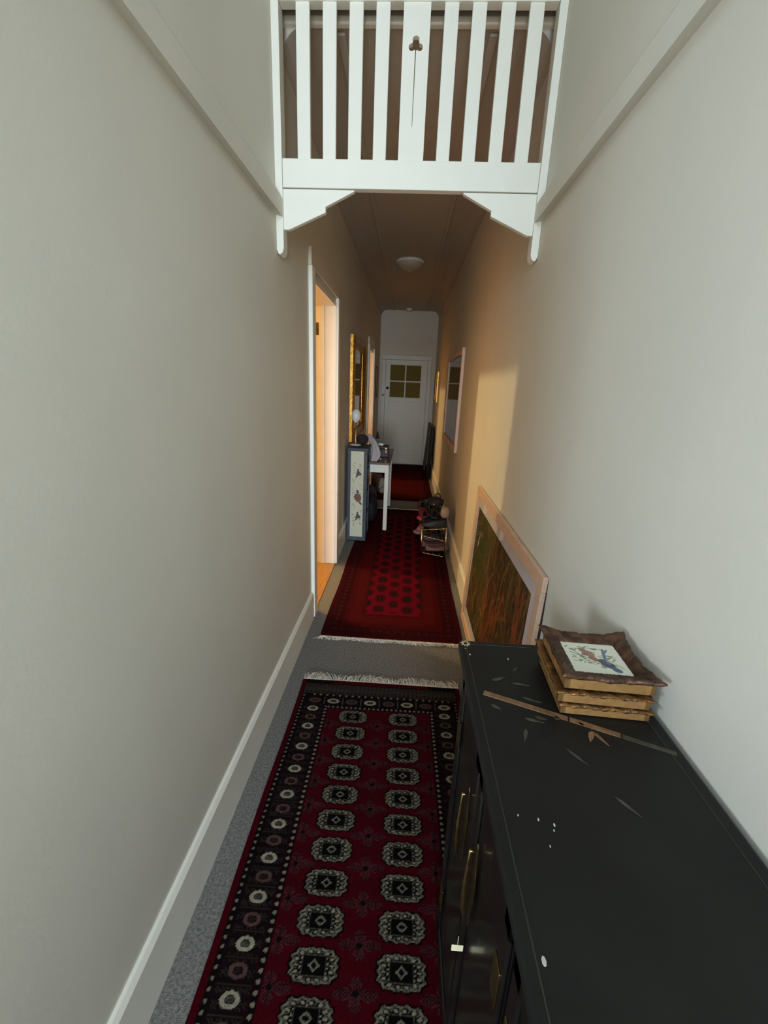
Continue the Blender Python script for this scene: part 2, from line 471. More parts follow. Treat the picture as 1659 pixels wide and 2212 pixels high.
side_room('near_side_room', 1.75, 5.35, 3.25, A0, A1, AH)
side_room('far_side_room', 5.55, 8.85, 3.25, B0, B1, BH)

def room_lamp(loc, zc, power, label, color):
    t = thing('pendant_lamp', label, 'lamp', (loc[0], loc[1], zc))
    d = zc - loc[2]
    MB().lathe([(0.0, -0.025), (0.05, -0.022), (0.055, 0.0), (0.0, 0.0)], 20).build('ceiling_rose', M_WHITE, t)
    MB().tube([(0, 0, -0.02), (0, 0, -d + 0.1)], 0.006).build('stem', M_BRASS, t)
    MB().lathe([(0.03, -d + 0.11), (0.034, -d + 0.085), (0.0, -d + 0.085)], 16).build('bulb_holder', M_BRASS, t)
    l = bpy.data.lights.new('bulb_light', 'POINT'); l.energy = power; l.color = color; l.shadow_soft_size = 0.075
    lo = bpy.data.objects.new('bulb_light', l); lo.location = (0, 0, -d); lo.parent = t; col.objects.link(lo)
room_lamp((-2.4, 4.02, 2.95), 3.25, 215, 'warm pendant lamp hanging in the near side room', (1.0, 0.80, 0.40))
room_lamp((-2.6, 7.12, 3.0), 3.25, 165, 'warm pendant lamp hanging in the far side room', (1.0, 0.76, 0.40))

# ------------------------------------------------------------------ front door, fanlight, side window (behind the camera)
d2 = thing('door_2', None, None); d2['kind'] = 'structure'; d2['label'] = 'white glazed entrance door behind the viewer'
fy = Y0 - 0.08
mb = MB()
mb.box((FD0, fy - 0.04, 0), (FD1, fy, 0.3)); mb.box((FD0, fy - 0.04, 2.03), (FD1, fy, 2.10))
mb.box((FD0, fy - 0.04, 0.3), (FD0 + 0.09, fy, 2.03)); mb.box((FD1 - 0.09, fy - 0.04, 0.3), (FD1, fy, 2.03))
mb.build('door_leaf', M_WHITE, d2)
MB().box((FD0 + 0.09, fy - 0.025, 0.3), (FD1 - 0.09, fy - 0.02, 2.03)).build('pane', M_WINDOW, d2)
MB().lathe([(0.012, 0), (0.012, 0.035), (0.03, 0.05), (0.028, 0.075), (0.0, 0.082)], 16, Matrix.Translation((FD1 - 0.06, fy, 1.02)) @ Matrix.Rotation(-PI / 2, 4, 'X')).build('door_knob', M_BRASS, d2)
w1 = thing('window_1', None, None); w1['kind'] = 'structure'; w1['label'] = 'fanlight over the entrance door'
mb = MB()
mb.box((FD0, fy - 0.04, 2.24), (FD1, fy, 2.28)); mb.box((FD0, fy - 0.04, 2.88), (FD1, fy, 2.92))
mb.box((FD0, fy - 0.04, 2.28), (FD0 + 0.04, fy, 2.88)); mb.box((FD1 - 0.04, fy - 0.04, 2.28), (FD1, fy, 2.88))
mb.build('window_frame', M_WHITE, w1)
MB().box((FD0 + 0.04, fy - 0.025, 2.28), (FD1 - 0.04, fy - 0.02, 2.88)).build('pane', M_WINDOW, w1)
w2 = thing('window_2', None, None); w2['kind'] = 'structure'; w2['label'] = 'narrow window in the left wall behind the viewer'
mb = MB()
mb.box((-0.12, SW0, SWZ0), (-0.08, SW0 + 0.03, SWZ1)); mb.box((-0.12, SW1 - 0.03, SWZ0), (-0.08, SW1, SWZ1))
mb.box((-0.12, SW0, SWZ0), (-0.08, SW1, SWZ0 + 0.03)); mb.box((-0.12, SW0, SWZ1 - 0.03), (-0.08, SW1, SWZ1))
mb.build('window_frame', M_WHITE, w2)
MB().box((-0.102, SW0 + 0.03, SWZ0 + 0.03), (-0.098, SW1 - 0.03, SWZ1 - 0.03)).build('pane', M_WINDOW, w2)

# ------------------------------------------------------------------ far glazed door
d1 = thing('door_1', None, None, (0, YE, 0)); d1['kind'] = 'structure'; d1['label'] = 'white far door with four amber glass panes'
for xa, xb in ((0.055, 0.125), (0.935, 1.005)):
    MB().bbox((xa, -0.035, 0), (xb, -0.002, 2.03), 0.005).build('door_frame', M_DOORW, d1)
MB().bbox((0.045, -0.040, 2.03), (1.015, -0.002, 2.115), 0.005).build('door_frame', M_DOORW, d1)
mb = MB()
L0, L1, PX0, PX1, PZ0, PZ1 = 0.128, 0.932, 0.215, 0.812, 1.33, 1.935
mb.box((L0, -0.018, 0.012), (L1, -0.001, PZ0)); mb.box((L0, -0.018, PZ1), (L1, -0.001, 2.028))
mb.box((L0, -0.018, PZ0), (PX0, -0.001, PZ1)); mb.box((PX1, -0.018, PZ0), (L1, -0.001, PZ1))
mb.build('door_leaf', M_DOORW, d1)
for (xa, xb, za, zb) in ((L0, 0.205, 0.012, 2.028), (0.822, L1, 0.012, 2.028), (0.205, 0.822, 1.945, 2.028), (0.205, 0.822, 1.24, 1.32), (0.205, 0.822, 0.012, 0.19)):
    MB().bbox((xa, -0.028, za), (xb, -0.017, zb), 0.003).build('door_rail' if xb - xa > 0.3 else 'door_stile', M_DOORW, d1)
xm, zm = (PX0 + PX1) / 2, (PZ0 + PZ1) / 2
for xa, xb in ((PX0, xm - 0.012), (xm + 0.012, PX1)):
    for za, zb in ((PZ0, zm - 0.012), (zm + 0.012, PZ1)):
        MB().box((xa, -0.012, za), (xb, -0.006, zb)).build('pane', M_AMBER, d1)
MB().bbox((xm - 0.013, -0.024, PZ0), (xm + 0.013, -0.002, PZ1), 0.003).build('glazing_bar', M_DOORW, d1)
MB().bbox((PX0, -0.0235, zm - 0.013), (PX1, -0.002, zm + 0.013), 0.003).build('glazing_bar', M_DOORW, d1)
kn = MB().lathe([(0.024, 0), (0.024, 0.006), (0.010, 0.012), (0.010, 0.035), (0.022, 0.045), (0.026, 0.058), (0.016, 0.070), (0.0, 0.072)], 16, Matrix.Translation((0.172, -0.028, 1.50)) @ Matrix.Rotation(PI / 2, 4, 'X')).build('door_knob', pm('dark_bronze', (34, 26, 22), 0.4, metal=0.6, noise=0.2), d1)
MB().lathe([(0.022, 0), (0.022, 0.010), (0.008, 0.014), (0.0, 0.014)], 14, Matrix.Translation((0.092, -0.035, 1.365)) @ Matrix.Rotation(PI / 2, 4, 'X')).build('lock_rose', M_CHROME, d1)

# ================================================================== FRETWORK SCREEN
fr = thing('fretwork_screen', 'white timber fretwork screen spanning the hall below the ceiling', 'screen', (0, YF, 2.05))
def FX(p): return (p[0], p[1] - YF, p[2] - 2.05)
def fbox(name, a, b, r=0.004, M=None): return MB().bbox(FX(a), FX(b), r, 2).build(name, M_WHITE, fr)
for s in (1, -1):
    def X(x): return x if s > 0 else W - x
    poly = [(X(0.001), 3.16), (X(0.030), 3.16), (X(0.030), 2.085), (X(0.024), 2.068), (X(0.012), 2.060), (X(0.006), 2.066), (X(0.001), 2.08)]
    mbp = MB().prism([(x, z - 2.05) for x, z in poly], 'y', 0.0, 0.058)
    mbp.build('post', M_WHITE, fr)
    br = [(0.031, 2.300), (0.322, 2.300), (0.322, 2.296), (0.205, 2.240), (0.205, 2.220), (0.052, 2.155), (0.031, 2.155)]
    MB().prism([(X(x), z - 2.05) for x, z in br], 'y', 0.008, 0.030).build('bracket', M_WHITE, fr)
fbox('bottom_rail', (0.031, YF + 0.002, 2.304), (W - 0.031, YF + 0.040, 2.404), 0.003)
fbox('top_rail', (0.031, YF - 0.002, 2.889), (W - 0.031, YF + 0.044, 3.0), 0.003)
fbox('top_board', (0.031, YF + 0.006, 3.0), (W - 0.031, YF + 0.034, 3.175), 0.003)
bal_x = [0.093, 0.194, 0.294, 0.393, 0.643, 0.744, 0.848, 0.950]
b0 = MB().bbox((0, 0.006, 2.402 - 2.05), (0.052, 0.026, 2.892 - 2.05), 0.003, 2).build('baluster', M_WHITE, fr, loc=(bal_x[0], 0, 0))
for x in bal_x[1:]: copy_mesh(b0, fr, (x, 0, 0))
# pierced centre splat: 2D curve with holes, extruded
def splat():
    cu = bpy.data.curves.new('splat_curve', 'CURVE'); cu.dimensions = '2D'; cu.fill_mode = 'BOTH'; cu.extrude = 0.010
    def poly(pts):
        sp = cu.splines.new('POLY'); sp.points.add(len(pts) - 1)
        for p, q in zip(sp.points, pts): p.co = (q[0], q[1], 0, 1)
        sp.use_cyclic_u = True
    poly([(0.494, 2.402), (0.593, 2.402), (0.593, 2.892), (0.494, 2.892)])
    cx = 0.5435; out = []
    # club outline with a long thin stem, one closed contour
    def arc(ox, oz, r, a0, a1, n=9):
        return [(ox + r * math.cos(math.radians(a0 + (a1 - a0) * k / n)), oz + r * math.sin(math.radians(a0 + (a1 - a0) * k / n))) for k in range(n + 1)]
    out += [(cx - 0.0016, 2.515), (cx + 0.0002, 2.512), (cx + 0.0018, 2.75)]
    out += arc(cx + 0.0150, 2.7590, 0.0115, -130, 100)
    out += arc(cx, 2.7810, 0.0125, -15, 195)
    out += arc(cx - 0.0150, 2.7590, 0.0115, 80, 310)
    out += [(cx - 0.0018, 2.75)]
    poly(out)
    tmp = bpy.data.objects.new('splat_tmp', cu); col.objects.link(tmp)
    dg = bpy.context.evaluated_depsgraph_get()
    me = bpy.data.meshes.new_from_object(tmp.evaluated_get(dg))
    bpy.data.objects.remove(tmp); bpy.data.curves.remove(cu)
    me.transform(Matrix.Rotation(PI / 2, 4, 'X')); me.transform(Matrix.Translation((0, 0.016, -2.05)))
    me.name = 'pierced_splat'; me.materials.clear(); me.materials.append(M_WHITE)
    o = bpy.data.objects.new('pierced_splat', me); col.objects.link(o); o.parent = fr
    o['label'] = 'wide centre slat pierced with a club shape and slit'
splat()

# ------------------------------------------------------------------ ceiling light and smoke alarm
cl = thing('ceiling_light', 'round opal dome light flush on the dim ceiling', 'ceiling light', (0.528, 5.48, ZC))
MB().lathe([(0.0, -0.001), (0.155, -0.001), (0.160, -0.012), (0.156, -0.030), (0.148, -0.032), (0.0, -0.032)], 40).build('base_ring', M_WHITE, cl)
MB().lathe([(0.149, -0.030), (0.147, -0.045), (0.130, -0.068), (0.100, -0.086), (0.060, -0.098), (0.02, -0.103), (0.0, -0.104)], 40).build('dome', M_OPAL, cl)
MB().lathe([(0.0, -0.116), (0.007, -0.114), (0.009, -0.106), (0.004, -0.102), (0.0, -0.102)], 12).build('finial', M_OPAL, cl)
sa = thing('smoke_alarm', 'small white smoke alarm on the ceiling near the end wall', 'smoke alarm', (0.52, 8.62, ZC))
MB().lathe([(0.0, -0.0), (0.055, -0.0), (0.055, -0.018), (0.050, -0.022), (0.0, -0.022)], 24).build('base_plate', M_WHITE, sa)
MB().lathe([(0.046, -0.021), (0.044, -0.034), (0.030, -0.042), (0.0, -0.044)], 24).build('cover', M_WHITE, sa)

# ================================================================== RUGS
RED, DRED, NAVY, CREAMC, ROSE, OLIVE = map(lambda c: np.array(c, float), ((60, 3, 12), (34, 3, 9), (11, 8, 10), (146, 140, 120), (104, 74, 70), (80, 73, 58)))

def noise_lines(shape, amp):
    return 1.0 + amp * rng.standard_normal(shape)

def rug1_color(u, v, Wd, Lg):
    """dark red runner with two columns of cream guls; v measured from the far end"""
    C = np.ones(u.shape + (3,)) * RED
    def put(mask, c, a=1.0):
        m_ = (mask * a)[..., None] if mask.dtype != bool else (mask.astype(float) * a)[..., None]
        C[:] = C * (1 - m_) + np.asarray(c) * m_
    ds = np.minimum(u, Wd - u); de = v
    side = (ds - 0.0 < 0.167); end = de < 0.205
    border = (side & (ds > 0.020)) | (end & (de > 0.024) & (ds > 0.020))
    put(border, NAVY * 1.15 + DRED * 0.18)
    # fine speckled band at the far end
    fb = (de > 0.030) & (de < 0.108) & (ds > 0.022)
    sp = (np.sin(u * 2 * PI / 0.0105) * np.sin(v * 2 * PI / 0.0115 + np.sin(u * 300)) > 0.25)
    put(fb & sp, CREAMC * 0.6 + ROSE * 0.1, 0.75)
    # guard stripes with dots
    def dots_v(uc, pitch, r, mask, c):
        for uu in (uc, Wd - uc):
            d = np.hypot((u - uu), (np.mod(v, pitch) - pitch / 2) * 1.0)
            put((d < r) & mask, c)
    lim = v > 0.15
    put(side & (np.abs(ds - 0.031) < 0.008) & (de > 0.11), NAVY); put(side & (np.abs(ds - 0.155) < 0.009) & (de > 0.185), NAVY)
    for q in (0.0215, 0.0405, 0.144, 0.166):
        put((np.abs(ds - q) < 0.0014) & (de > 0.11), DRED * 1.2)
    dots_v(0.031, 0.0225, 0.0050, de > 0.11, CREAMC * 0.62 + ROSE * 0.2); dots_v(0.155, 0.0225, 0.0056, de > 0.19, CREAMC * 0.66 + ROSE * 0.2)
    for vv, pit, lo in ((0.113, 0.033, 0.06), (0.194, 0.0225, 0.16)):
        d = np.hypot((np.mod(u, pit) - pit / 2), v - vv); put((d < 0.0055) & (ds > lo), CREAMC * 0.75)
    # box border: side boxes
    kk = np.round((v - 0.154) / 0.0585); vc = 0.154 + kk * 0.0585
    for uu in (0.093, Wd - 0.093):
        e = np.sqrt(((u - uu) / 0.0265) ** 2 + ((v - vc) / 0.0175) ** 2)
        bright = np.where(np.mod(kk, 2) == 1, 1.0, 0.55)
        tone = np.where((np.mod(kk, 2) == 1)[..., None], CREAMC * 0.95, ROSE * 0.75)
        m_ = (np.abs(e - 0.78) < 0.24) & (v > 0.125)
        C[m_] = tone[m_]
        m_ = (e < 0.42) & (v > 0.125) & ((np.sin(u * 900) * np.sin(v * 900)) > -0.2); C[m_] = (tone * 0.55)[m_]
        halo = (e > 1.1) & (np.abs(u - uu) < 0.046) & (np.abs(v - vc) < 0.025) & ((np.sin(u * 800 + v * 300) * np.sin(v * 950)) > 0.55)
        put(halo & (v > 0.185), OLIVE * 0.75, 0.8)
        put((np.abs(np.abs(v - vc) - 0.0293) < 0.0013) & (np.abs(u - uu) < 0.046) & (v > 0.17), OLIVE * 0.6, 0.8)
    ku = np.round((u - 0.093) / 0.0935); uc = 0.093 + ku * 0.0935
    e = np.sqrt(((u - uc) / 0.030) ** 2 + ((v - 0.153) / 0.0165) ** 2)
    tone = np.where((np.mod(ku, 2) == 1)[..., None], CREAMC * 0.95, ROSE * 0.7)
    m_ = (np.abs(e - 0.78) < 0.24) & (ds > 0.05); C[m_] = tone[m_]
    put((e < 0.4) & (ds > 0.05), OLIVE * 0.6)
    put((np.abs(np.abs(u - uc) - 0.0467) < 0.0016) & (np.abs(v - 0.153) < 0.026) & (ds > 0.09), CREAMC * 0.6)
    # guls
    field = (ds > 0.170) & (de > 0.208)
    jj = np.round((v - 0.252) / 0.1035); vg = 0.252 + jj * 0.1035; ok = (jj >= 0)
    for ug in (0.297, Wd - 0.297):
        x, y = (u - ug) / 0.066, (v - vg) / 0.0385
        r = (np.abs(x) ** 3.2 + np.abs(y) ** 3.2) ** (1 / 3.2); a = np.arctan2(y, x)
        rim = 1.0 + 0.055 * np.cos(14 * a)
        inn = (r < rim) & ok
        put((r < rim + 0.10) & ok, DRED * 0.5)
        put(inn, NAVY)
        ring = np.abs(r - 0.76 * rim) < 0.20
        pet = np.cos(14 * a + 0.6) * np.cos((r - 0.76) * 14)
        put(inn & (np.abs(r - 0.93 * rim) < 0.065), CREAMC * 0.72, 0.9)
        put(inn & ring & (pet > 0.25), CREAMC * 0.86)
        put(inn & ring & (pet < -0.55), OLIVE * 0.9)
        box_ = np.maximum(np.abs(x) / 0.50, np.abs(y) / 0.56)
        put(inn & (box_ < 1.06), OLIVE * 0.8, 0.8); put(inn & (box_ < 0.94), NAVY * 0.7)
        dm = np.abs(x) / 0.24 + np.abs(y) / 0.34
        put(inn & (np.abs(dm - 0.85) < 0.24), CREAMC * 0.72); put(inn & (dm < 0.25), NAVY)
    # minor crosses between the guls
    vx0 = 0.3038; jx = np.round((v - vx0) / 0.1035); vx = vx0 + jx * 0.1035
    for ux in (Wd / 2, 0.186, Wd - 0.186):
        x, y = (u - ux), (v - vx)
        a = np.arctan2(y * 1.35, x); r = np.hypot(x, y * 1.35)
        m_ = (r < 0.062 * np.abs(np.cos(2 * a)) ** 0.55 * (1 - 0.25 * np.abs(np.sin(a)))) & field & (jx >= 0)
        fine = (np.sin(x * 620) * np.sin(y * 760) > 0.05) | (np.abs(np.abs(np.cos(2 * a)) - 0.5) < 0.12)
        put(m_ & fine, ROSE * 0.62 + DRED * 0.25, 0.72); put(m_ & ~fine, NAVY * 1.2 + DRED * 0.4, 0.6)
        put(field & (r < 0.009) & (jx >= 0), NAVY)
    C *= noise_lines(u.shape, 0.07)[..., None]
    C *= (1 + 0.05 * np.sin(v * 37) * np.sin(v * 91))[..., None]
    return s2l(np.clip(C, 0, 255))

def rug2_color(u, v, Wd, Lg):
    """deep crimson rug, lighter field with dark round guls; v from the near end"""
    C = np.ones(u.shape + (3,)) * np.array((60, 5, 10.0))
    def put(mask, c, a=1.0):
        m_ = (mask.astype(float) * a)[..., None]; C[:] = C * (1 - m_) + np.asarray(c, float) * m_
    ds = np.minimum(u, Wd - u); de = np.minimum(v, Lg - v)
    put(ds < 0.012, (46, 4, 12)); put(de < 0.012, (60, 6, 14))
    d = np.minimum(ds, de * 0.85)
    put((d > 0.02) & (d < 0.11), (44, 4, 11))
    dia = (np.abs(np.mod(u, 0.05) / 0.05 - 0.5) + np.abs(np.mod(v, 0.06) / 0.06 - 0.5))
    put((d > 0.025) & (d < 0.10) & (np.abs(dia - 0.42) < 0.09), (44, 14, 18), 0.8)
    put((d > 0.03) & (d < 0.095) & (dia < 0.14), (112, 62, 38), 0.55)
    put((d > 0.115) & (d < 0.122), (40, 8, 12)); put((d > 0.150) & (d < 0.155), (52, 10, 12))
    put((d > 0.157) & (d < 0.235), (66, 8, 10))
    zz = np.abs(np.mod(v + u, 0.04) - 0.02)
    put((d > 0.165) & (d < 0.228) & (zz < 0.006), (72, 14, 14), 0.7)
    fld = (ds > 0.248) & (de > 0.30)
    put(fld, (92, 4, 24))
    zig = 0.248 + 0.018 * np.abs(np.mod(v, 0.083) / 0.0415 - 1)
    put((ds > 0.236) & (ds < zig) & (de > 0.28), (56, 6, 10))
    p = 0.1642
    def gul(uc, v0, a, b):
        k = np.round((v - v0) / p); vc = v0 + k * p
        x, y = (u - uc) / a, (v - vc) / b
        ang = np.arctan2(y, x); r = np.hypot(x, y) * (1 + 0.06 * np.cos(8 * ang))
        ok = (de > 0.33)
        put(ok & (r < 1), (40, 10, 14)); put(ok & (np.abs(r - 0.72) < 0.12) & (np.cos(12 * ang) > 0), (74, 26, 22), 0.8)
        put(ok & (r < 0.35), (24, 9, 12)); put(ok & (r < 0.16), (84, 40, 32), 0.8)
    gul(0.346, 0.380, 0.040, 0.060); gul(0.549, 0.385, 0.040, 0.060)
    gul(0.447, 0.462, 0.037, 0.052)
    gul(0.262, 0.462, 0.026, 0.050); gul(Wd - 0.262, 0.462, 0.026, 0.050)
    C *= noise_lines(u.shape, 0.09)[..., None]
    return s2l(np.clip(C, 0, 255))

def rug3_color(u, v, Wd, Lg):
    C = np.ones(u.shape + (3,)) * np.array((66, 4, 7.0))
    d = np.minimum(np.minimum(u, Wd - u), np.minimum(v, Lg - v))
    def put(mask, c, a=1.0):
        m_ = (mask.astype(float) * a)[..., None]; C[:] = C * (1 - m_) + np.asarray(c, float) * m_
    put(d < 0.10, (38, 2, 7)); put((d > 0.11) & (d < 0.14), (60, 8, 14))
    put((d > 0.18) & (np.hypot(np.mod(u, 0.2) - 0.1, np.mod(v, 0.2) - 0.1) < 0.055), (54, 5, 8), 0.7)
    C *= noise_lines(u.shape, 0.08)[..., None]
    return s2l(np.clip(C, 0, 255))

M_RUG = vcm('woven_wool_pile', 1.0, bump=0.5, bscale=700)
def build_rug(name, label, org, Wd, ys, nx, fn, th, v_of, rotz=0.0, fringe_ends=(), fl=0.055):
    """local coords: x across 0..Wd, y along; ys list of local y positions"""
    t = thing(name, label, 'rug', (org[0], org[1], 0.0), rotz)
    xs = np.linspace(0, Wd, nx)
    U, Yv = np.meshgrid(xs, ys)
    Lg = float(max(ys) - min(ys))
    Z = th + 0.0015 * np.sin(U * 9 + Yv * 3) * np.sin(Yv * 5.3) + 0.001 * np.sin(Yv * 17 + U * 5)
    # slightly wavy long edges
    Xw = U + 0.003 * np.sin(Yv * 6.1) * (2 * U / Wd - 1)
    P = np.stack([Xw, Yv, Z], -1)
    if ys[1] < ys[0]: P = P[::-1]; U = U[::-1]; Yv = Yv[::-1]
    C = fn(U, v_of(Yv), Wd, Lg)
    color_grid('pile', P, C, M_RUG, t, skirt=th - 0.002)
    for yb, sgn in fringe_ends:
        mb = MB()
        n = int(Wd / 0.0028)
        for i in range(n):
            x = Wd * (i + 0.5) / n
            lean = random.gauss(0, 0.011) + 0.012 * math.sin(x * 31) * math.sin(x * 11); ln = fl * (0.75 + 0.35 * random.random() + 0.12 * math.sin(x * 23))
            h = 0.004 + 0.007 * random.random() * (1 if random.random() < 0.6 else 1.8)
            w_ = 0.0016 + 0.0012 * random.random()
            ps = [(x, yb - sgn * 0.003, th * 0.7), (x + lean * 0.35, yb + sgn * ln * 0.4, h), (x + lean, yb + sgn * ln * 0.8, max(0.0025, h * 0.8)), (x + lean * 1.5 + random.gauss(0, 0.003), yb + sgn * ln, 0.0025 + 0.004 * random.random())]
            vs, fs = [], []
            for q, p in enumerate(ps):
                ww = w_ * (1 - 0.2 * q)
                vs += [(p[0] - ww, p[1], p[2]), (p[0] + ww, p[1], p[2]), (p[0], p[1], p[2] + ww * 1.4)]
            for q in range(3):
                a = q * 3
                fs += [(a, a + 1, a + 4, a + 3), (a + 1, a + 2, a + 5, a + 4), (a + 2, a, a + 3, a + 5)]
            mb.add(vs, fs)
        mb.bbox((0.0, min(yb, yb + sgn * 0.010), 0.002), (Wd, max(yb, yb + sgn * 0.010), th), 0.002)
        o = mb.build('fringe', M_FRINGE, t); o['kind'] = 'stuff'; o['label'] = 'cream cotton fringe'
    return t

ys1 = np.concatenate([np.arange(0, -1.42, -0.0030), np.arange(-1.42, -2.45, -0.012)])
build_rug('runner_rug', 'dark red runner with two columns of cream guls in foreground', (0.0985, 1.957), 0.837, ys1, 280, rug1_color, 0.010, lambda y: -y, rotz=0.0085, fringe_ends=((0.0, 1),), fl=0.062)
ys2 = np.concatenate([np.arange(0, 1.6, 0.005), np.arange(1.6, 3.005, 0.010)])
build_rug('crimson_rug', 'crimson rug with small dark round motifs in mid hall', (0.106, 2.385), 0.900, ys2, 200, rug2_color, 0.009, lambda y: y, rotz=-0.004, fringe_ends=((0.0, -1), (3.0, 1)), fl=0.036)
ys3 = np.arange(0, 2.86, 0.012)
build_rug('red_rug', 'plain deep red rug lying before the far door', (0.10, 5.86), 0.91, ys3, 80, rug3_color, 0.009, lambda y: y, fringe_ends=())

# ================================================================== BLACK LACQUER CABINET
ZT = 0.978
CX0, CX1, CYN, CYF = 0.733, 1.076, -0.38, 0.905
cab = thing('lacquer_cabinet', 'long black lacquered cabinet with brass fittings against the right wall', 'cabinet', (CX0, CYF, 0))
def CB(mb_, a, b, r=0.003, seg=1): return mb_.bbox((a[0] - CX0, a[1] - CYF, a[2]), (b[0] - CX0, b[1] - CYF, b[2]), r, seg)
FXb = CX0 + 0.026          # front plane of the body
mb = MB(); CB(mb, (CX0, CYN, ZT - 0.026), (CX1, CYF, ZT), 0.007, 3); top_o = mb.build('cabinet_top', M_BLACKTOP, cab); top_o['label'] = 'worn black top painted with gold bamboo'
mb = MB(); CB(mb, (CX0 + 0.010, CYN + 0.008, ZT - 0.050), (CX1, CYF - 0.010, ZT - 0.025), 0.008, 3); mb.build('top_moulding', M_BLACK, cab)
mb = MB(); CB(mb, (FXb, CYN + 0.016, 0.07), (CX1 - 0.002, CYF - 0.018, ZT - 0.049), 0.003); mb.build('body', M_BLACK, cab)
mb = MB(); CB(mb, (FXb - 0.014, CYN + 0.006, 0.045), (CX1, CYF - 0.008, 0.085), 0.006, 2); mb.build('base_moulding', M_BLACK, cab)
for yy in (CYN + 0.01, 0.24, CYF - 0.062):
    for xx in (FXb - 0.010, CX1 - 0.062):
        mb = MB(); CB(mb, (xx, yy, 0.011), (xx + 0.052, yy + 0.052, 0.05), 0.006, 2); mb.build('foot', M_BLACK, cab)
# corner stile with rounded front
mb = MB(); CB(mb, (FXb - 0.012, CYF - 0.050, 0.083), (FXb + 0.02, CYF - 0.018, ZT - 0.049), 0.009, 3); mb.build('corner_post', M_BLACK, cab)
# framed doors
ydoors = [(0.850, 0.614), (0.606, 0.370), (0.350, 0.114), (0.106, -0.130)]
for k, (ya, yb) in enumerate(ydoors):
    ya, yb = max(ya, yb), min(ya, yb)
    mb = MB()
    CB(mb, (FXb - 0.010, yb, 0.095), (FXb + 0.004, ya, ZT - 0.060), 0.003)
    dr = mb.build('door', M_BLACK, cab)
    mb = MB()
    w_ = 0.030
    CB(mb, (FXb - 0.015, yb, 0.095), (FXb - 0.008, yb + w_, ZT - 0.060), 0.003); CB(mb, (FXb - 0.015, ya - w_, 0.095), (FXb - 0.008, ya, ZT - 0.060), 0.003)
    CB(mb, (FXb - 0.015, yb, 0.095), (FXb - 0.008, ya, 0.095 + w_), 0.003); CB(mb, (FXb - 0.015, yb, ZT - 0.060 - w_), (FXb - 0.008, ya, ZT - 0.060), 0.003)
    mb.build('door_frame', M_BLACK, dr)
    # brass hinges on one side, pulls on the meeting side
    hy = ya - 0.022 if k % 2 == 0 else yb + 0.022
    py = yb + 0.050 if k % 2 == 0 else ya - 0.050
    for hz in (0.24, 0.78):
        mb = MB(); CB(mb, (FXb - 0.0175, hy - 0.014, hz - 0.035), (FXb - 0.0145, hy + 0.014, hz + 0.035), 0.001)
        mb.build('hinge', M_OLDBRASS, dr)
    # shaped lock plate
    prof = []
    for q in range(28):
        a = 2 * PI * q / 28
        rr = 0.034 * (1 + 0.16 * math.cos(4 * a))
        prof.append((py - CYF + (rr * 0.36) * math.cos(a), 0.70 + 2.6 * rr * math.sin(a)))
    MB().prism(prof, 'x', FXb - 0.0165 - CX0, FXb - 0.0148 - CX0).build('lock_plate', M_OLDBRASS, dr)
    MB().tube([(FXb - 0.018 - CX0, py - CYF, 0.785), (FXb - 0.027 - CX0, py - CYF, 0.787), (FXb - 0.028 - CX0, py - CYF, 0.755), (FXb - 0.030 - CX0, py - CYF, 0.710), (FXb - 0.028 - CX0, py - CYF, 0.650), (FXb - 0.024 - CX0, py - CYF, 0.615)], [0.002, 0.003, 0.003, 0.0036, 0.0052, 0.001], 8).build('pull', M_BRASS, dr)
mb = MB(); CB(mb, (FXb - 0.040, 0.5535, 0.532), (FXb - 0.018, 0.5545, 0.548), 0.0004); mb.tube([(FXb - 0.029 - CX0, 0.554 - CYF, 0.547), (FXb - 0.029 - CX0, 0.555 - CYF, 0.570)], 0.0006, 5)
mb.build('paper_tag', pm('tag_paper', (214, 206, 170), 0.8), cab)
# gold painted bamboo on the top: thin raised lacquer work
def flat_poly(pts, name, mat, z=ZT + 0.0004, th=0.0010):
    MB().prism([(x - CX0, y - CYF) for x, y in pts], 'z', z - 0.0006, z + th - 0.0004).build(name, mat, top_o.parent)
def stem(p0, p1, w0, w1, name, mat):
    d = Vector((p1[0] - p0[0], p1[1] - p0[1])); n = Vector((-d.y, d.x)).normalized()
    flat_poly([(p0[0] + n.x * w0, p0[1] + n.y * w0), (p0[0] - n.x * w0, p0[1] - n.y * w0), (p1[0] - n.x * w1, p1[1] - n.y * w1), (p1[0] + n.x * w1, p1[1] + n.y * w1)], name, mat)
stem((0.762, 0.722), (0.905, 0.666), 0.0064, 0.0058, 'painted_bamboo', M_GOLDPAINT)
stem((0.908, 0.665), (0.985, 0.634), 0.0058, 0.0056, 'painted_bamboo', M_GOLDPAINT)
stem((0.987, 0.633), (1.062, 0.602), 0.0050, 0.0040, 'painted_bamboo', M_GOLDDIM)
def leaf(p, ang, ln, wd, mat, name='painted_leaf'):
    c, s_ = math.cos(ang), math.sin(ang)
    q = [(0, 0), (0.25, 0.5), (0.55, 0.42), (1.0, 0.0), (0.55, -0.42), (0.25, -0.5)]
    flat_poly([(p[0] + c * a * ln - s_ * b * wd, p[1] + s_ * a * ln + c * b * wd) for a, b in q], name, mat)
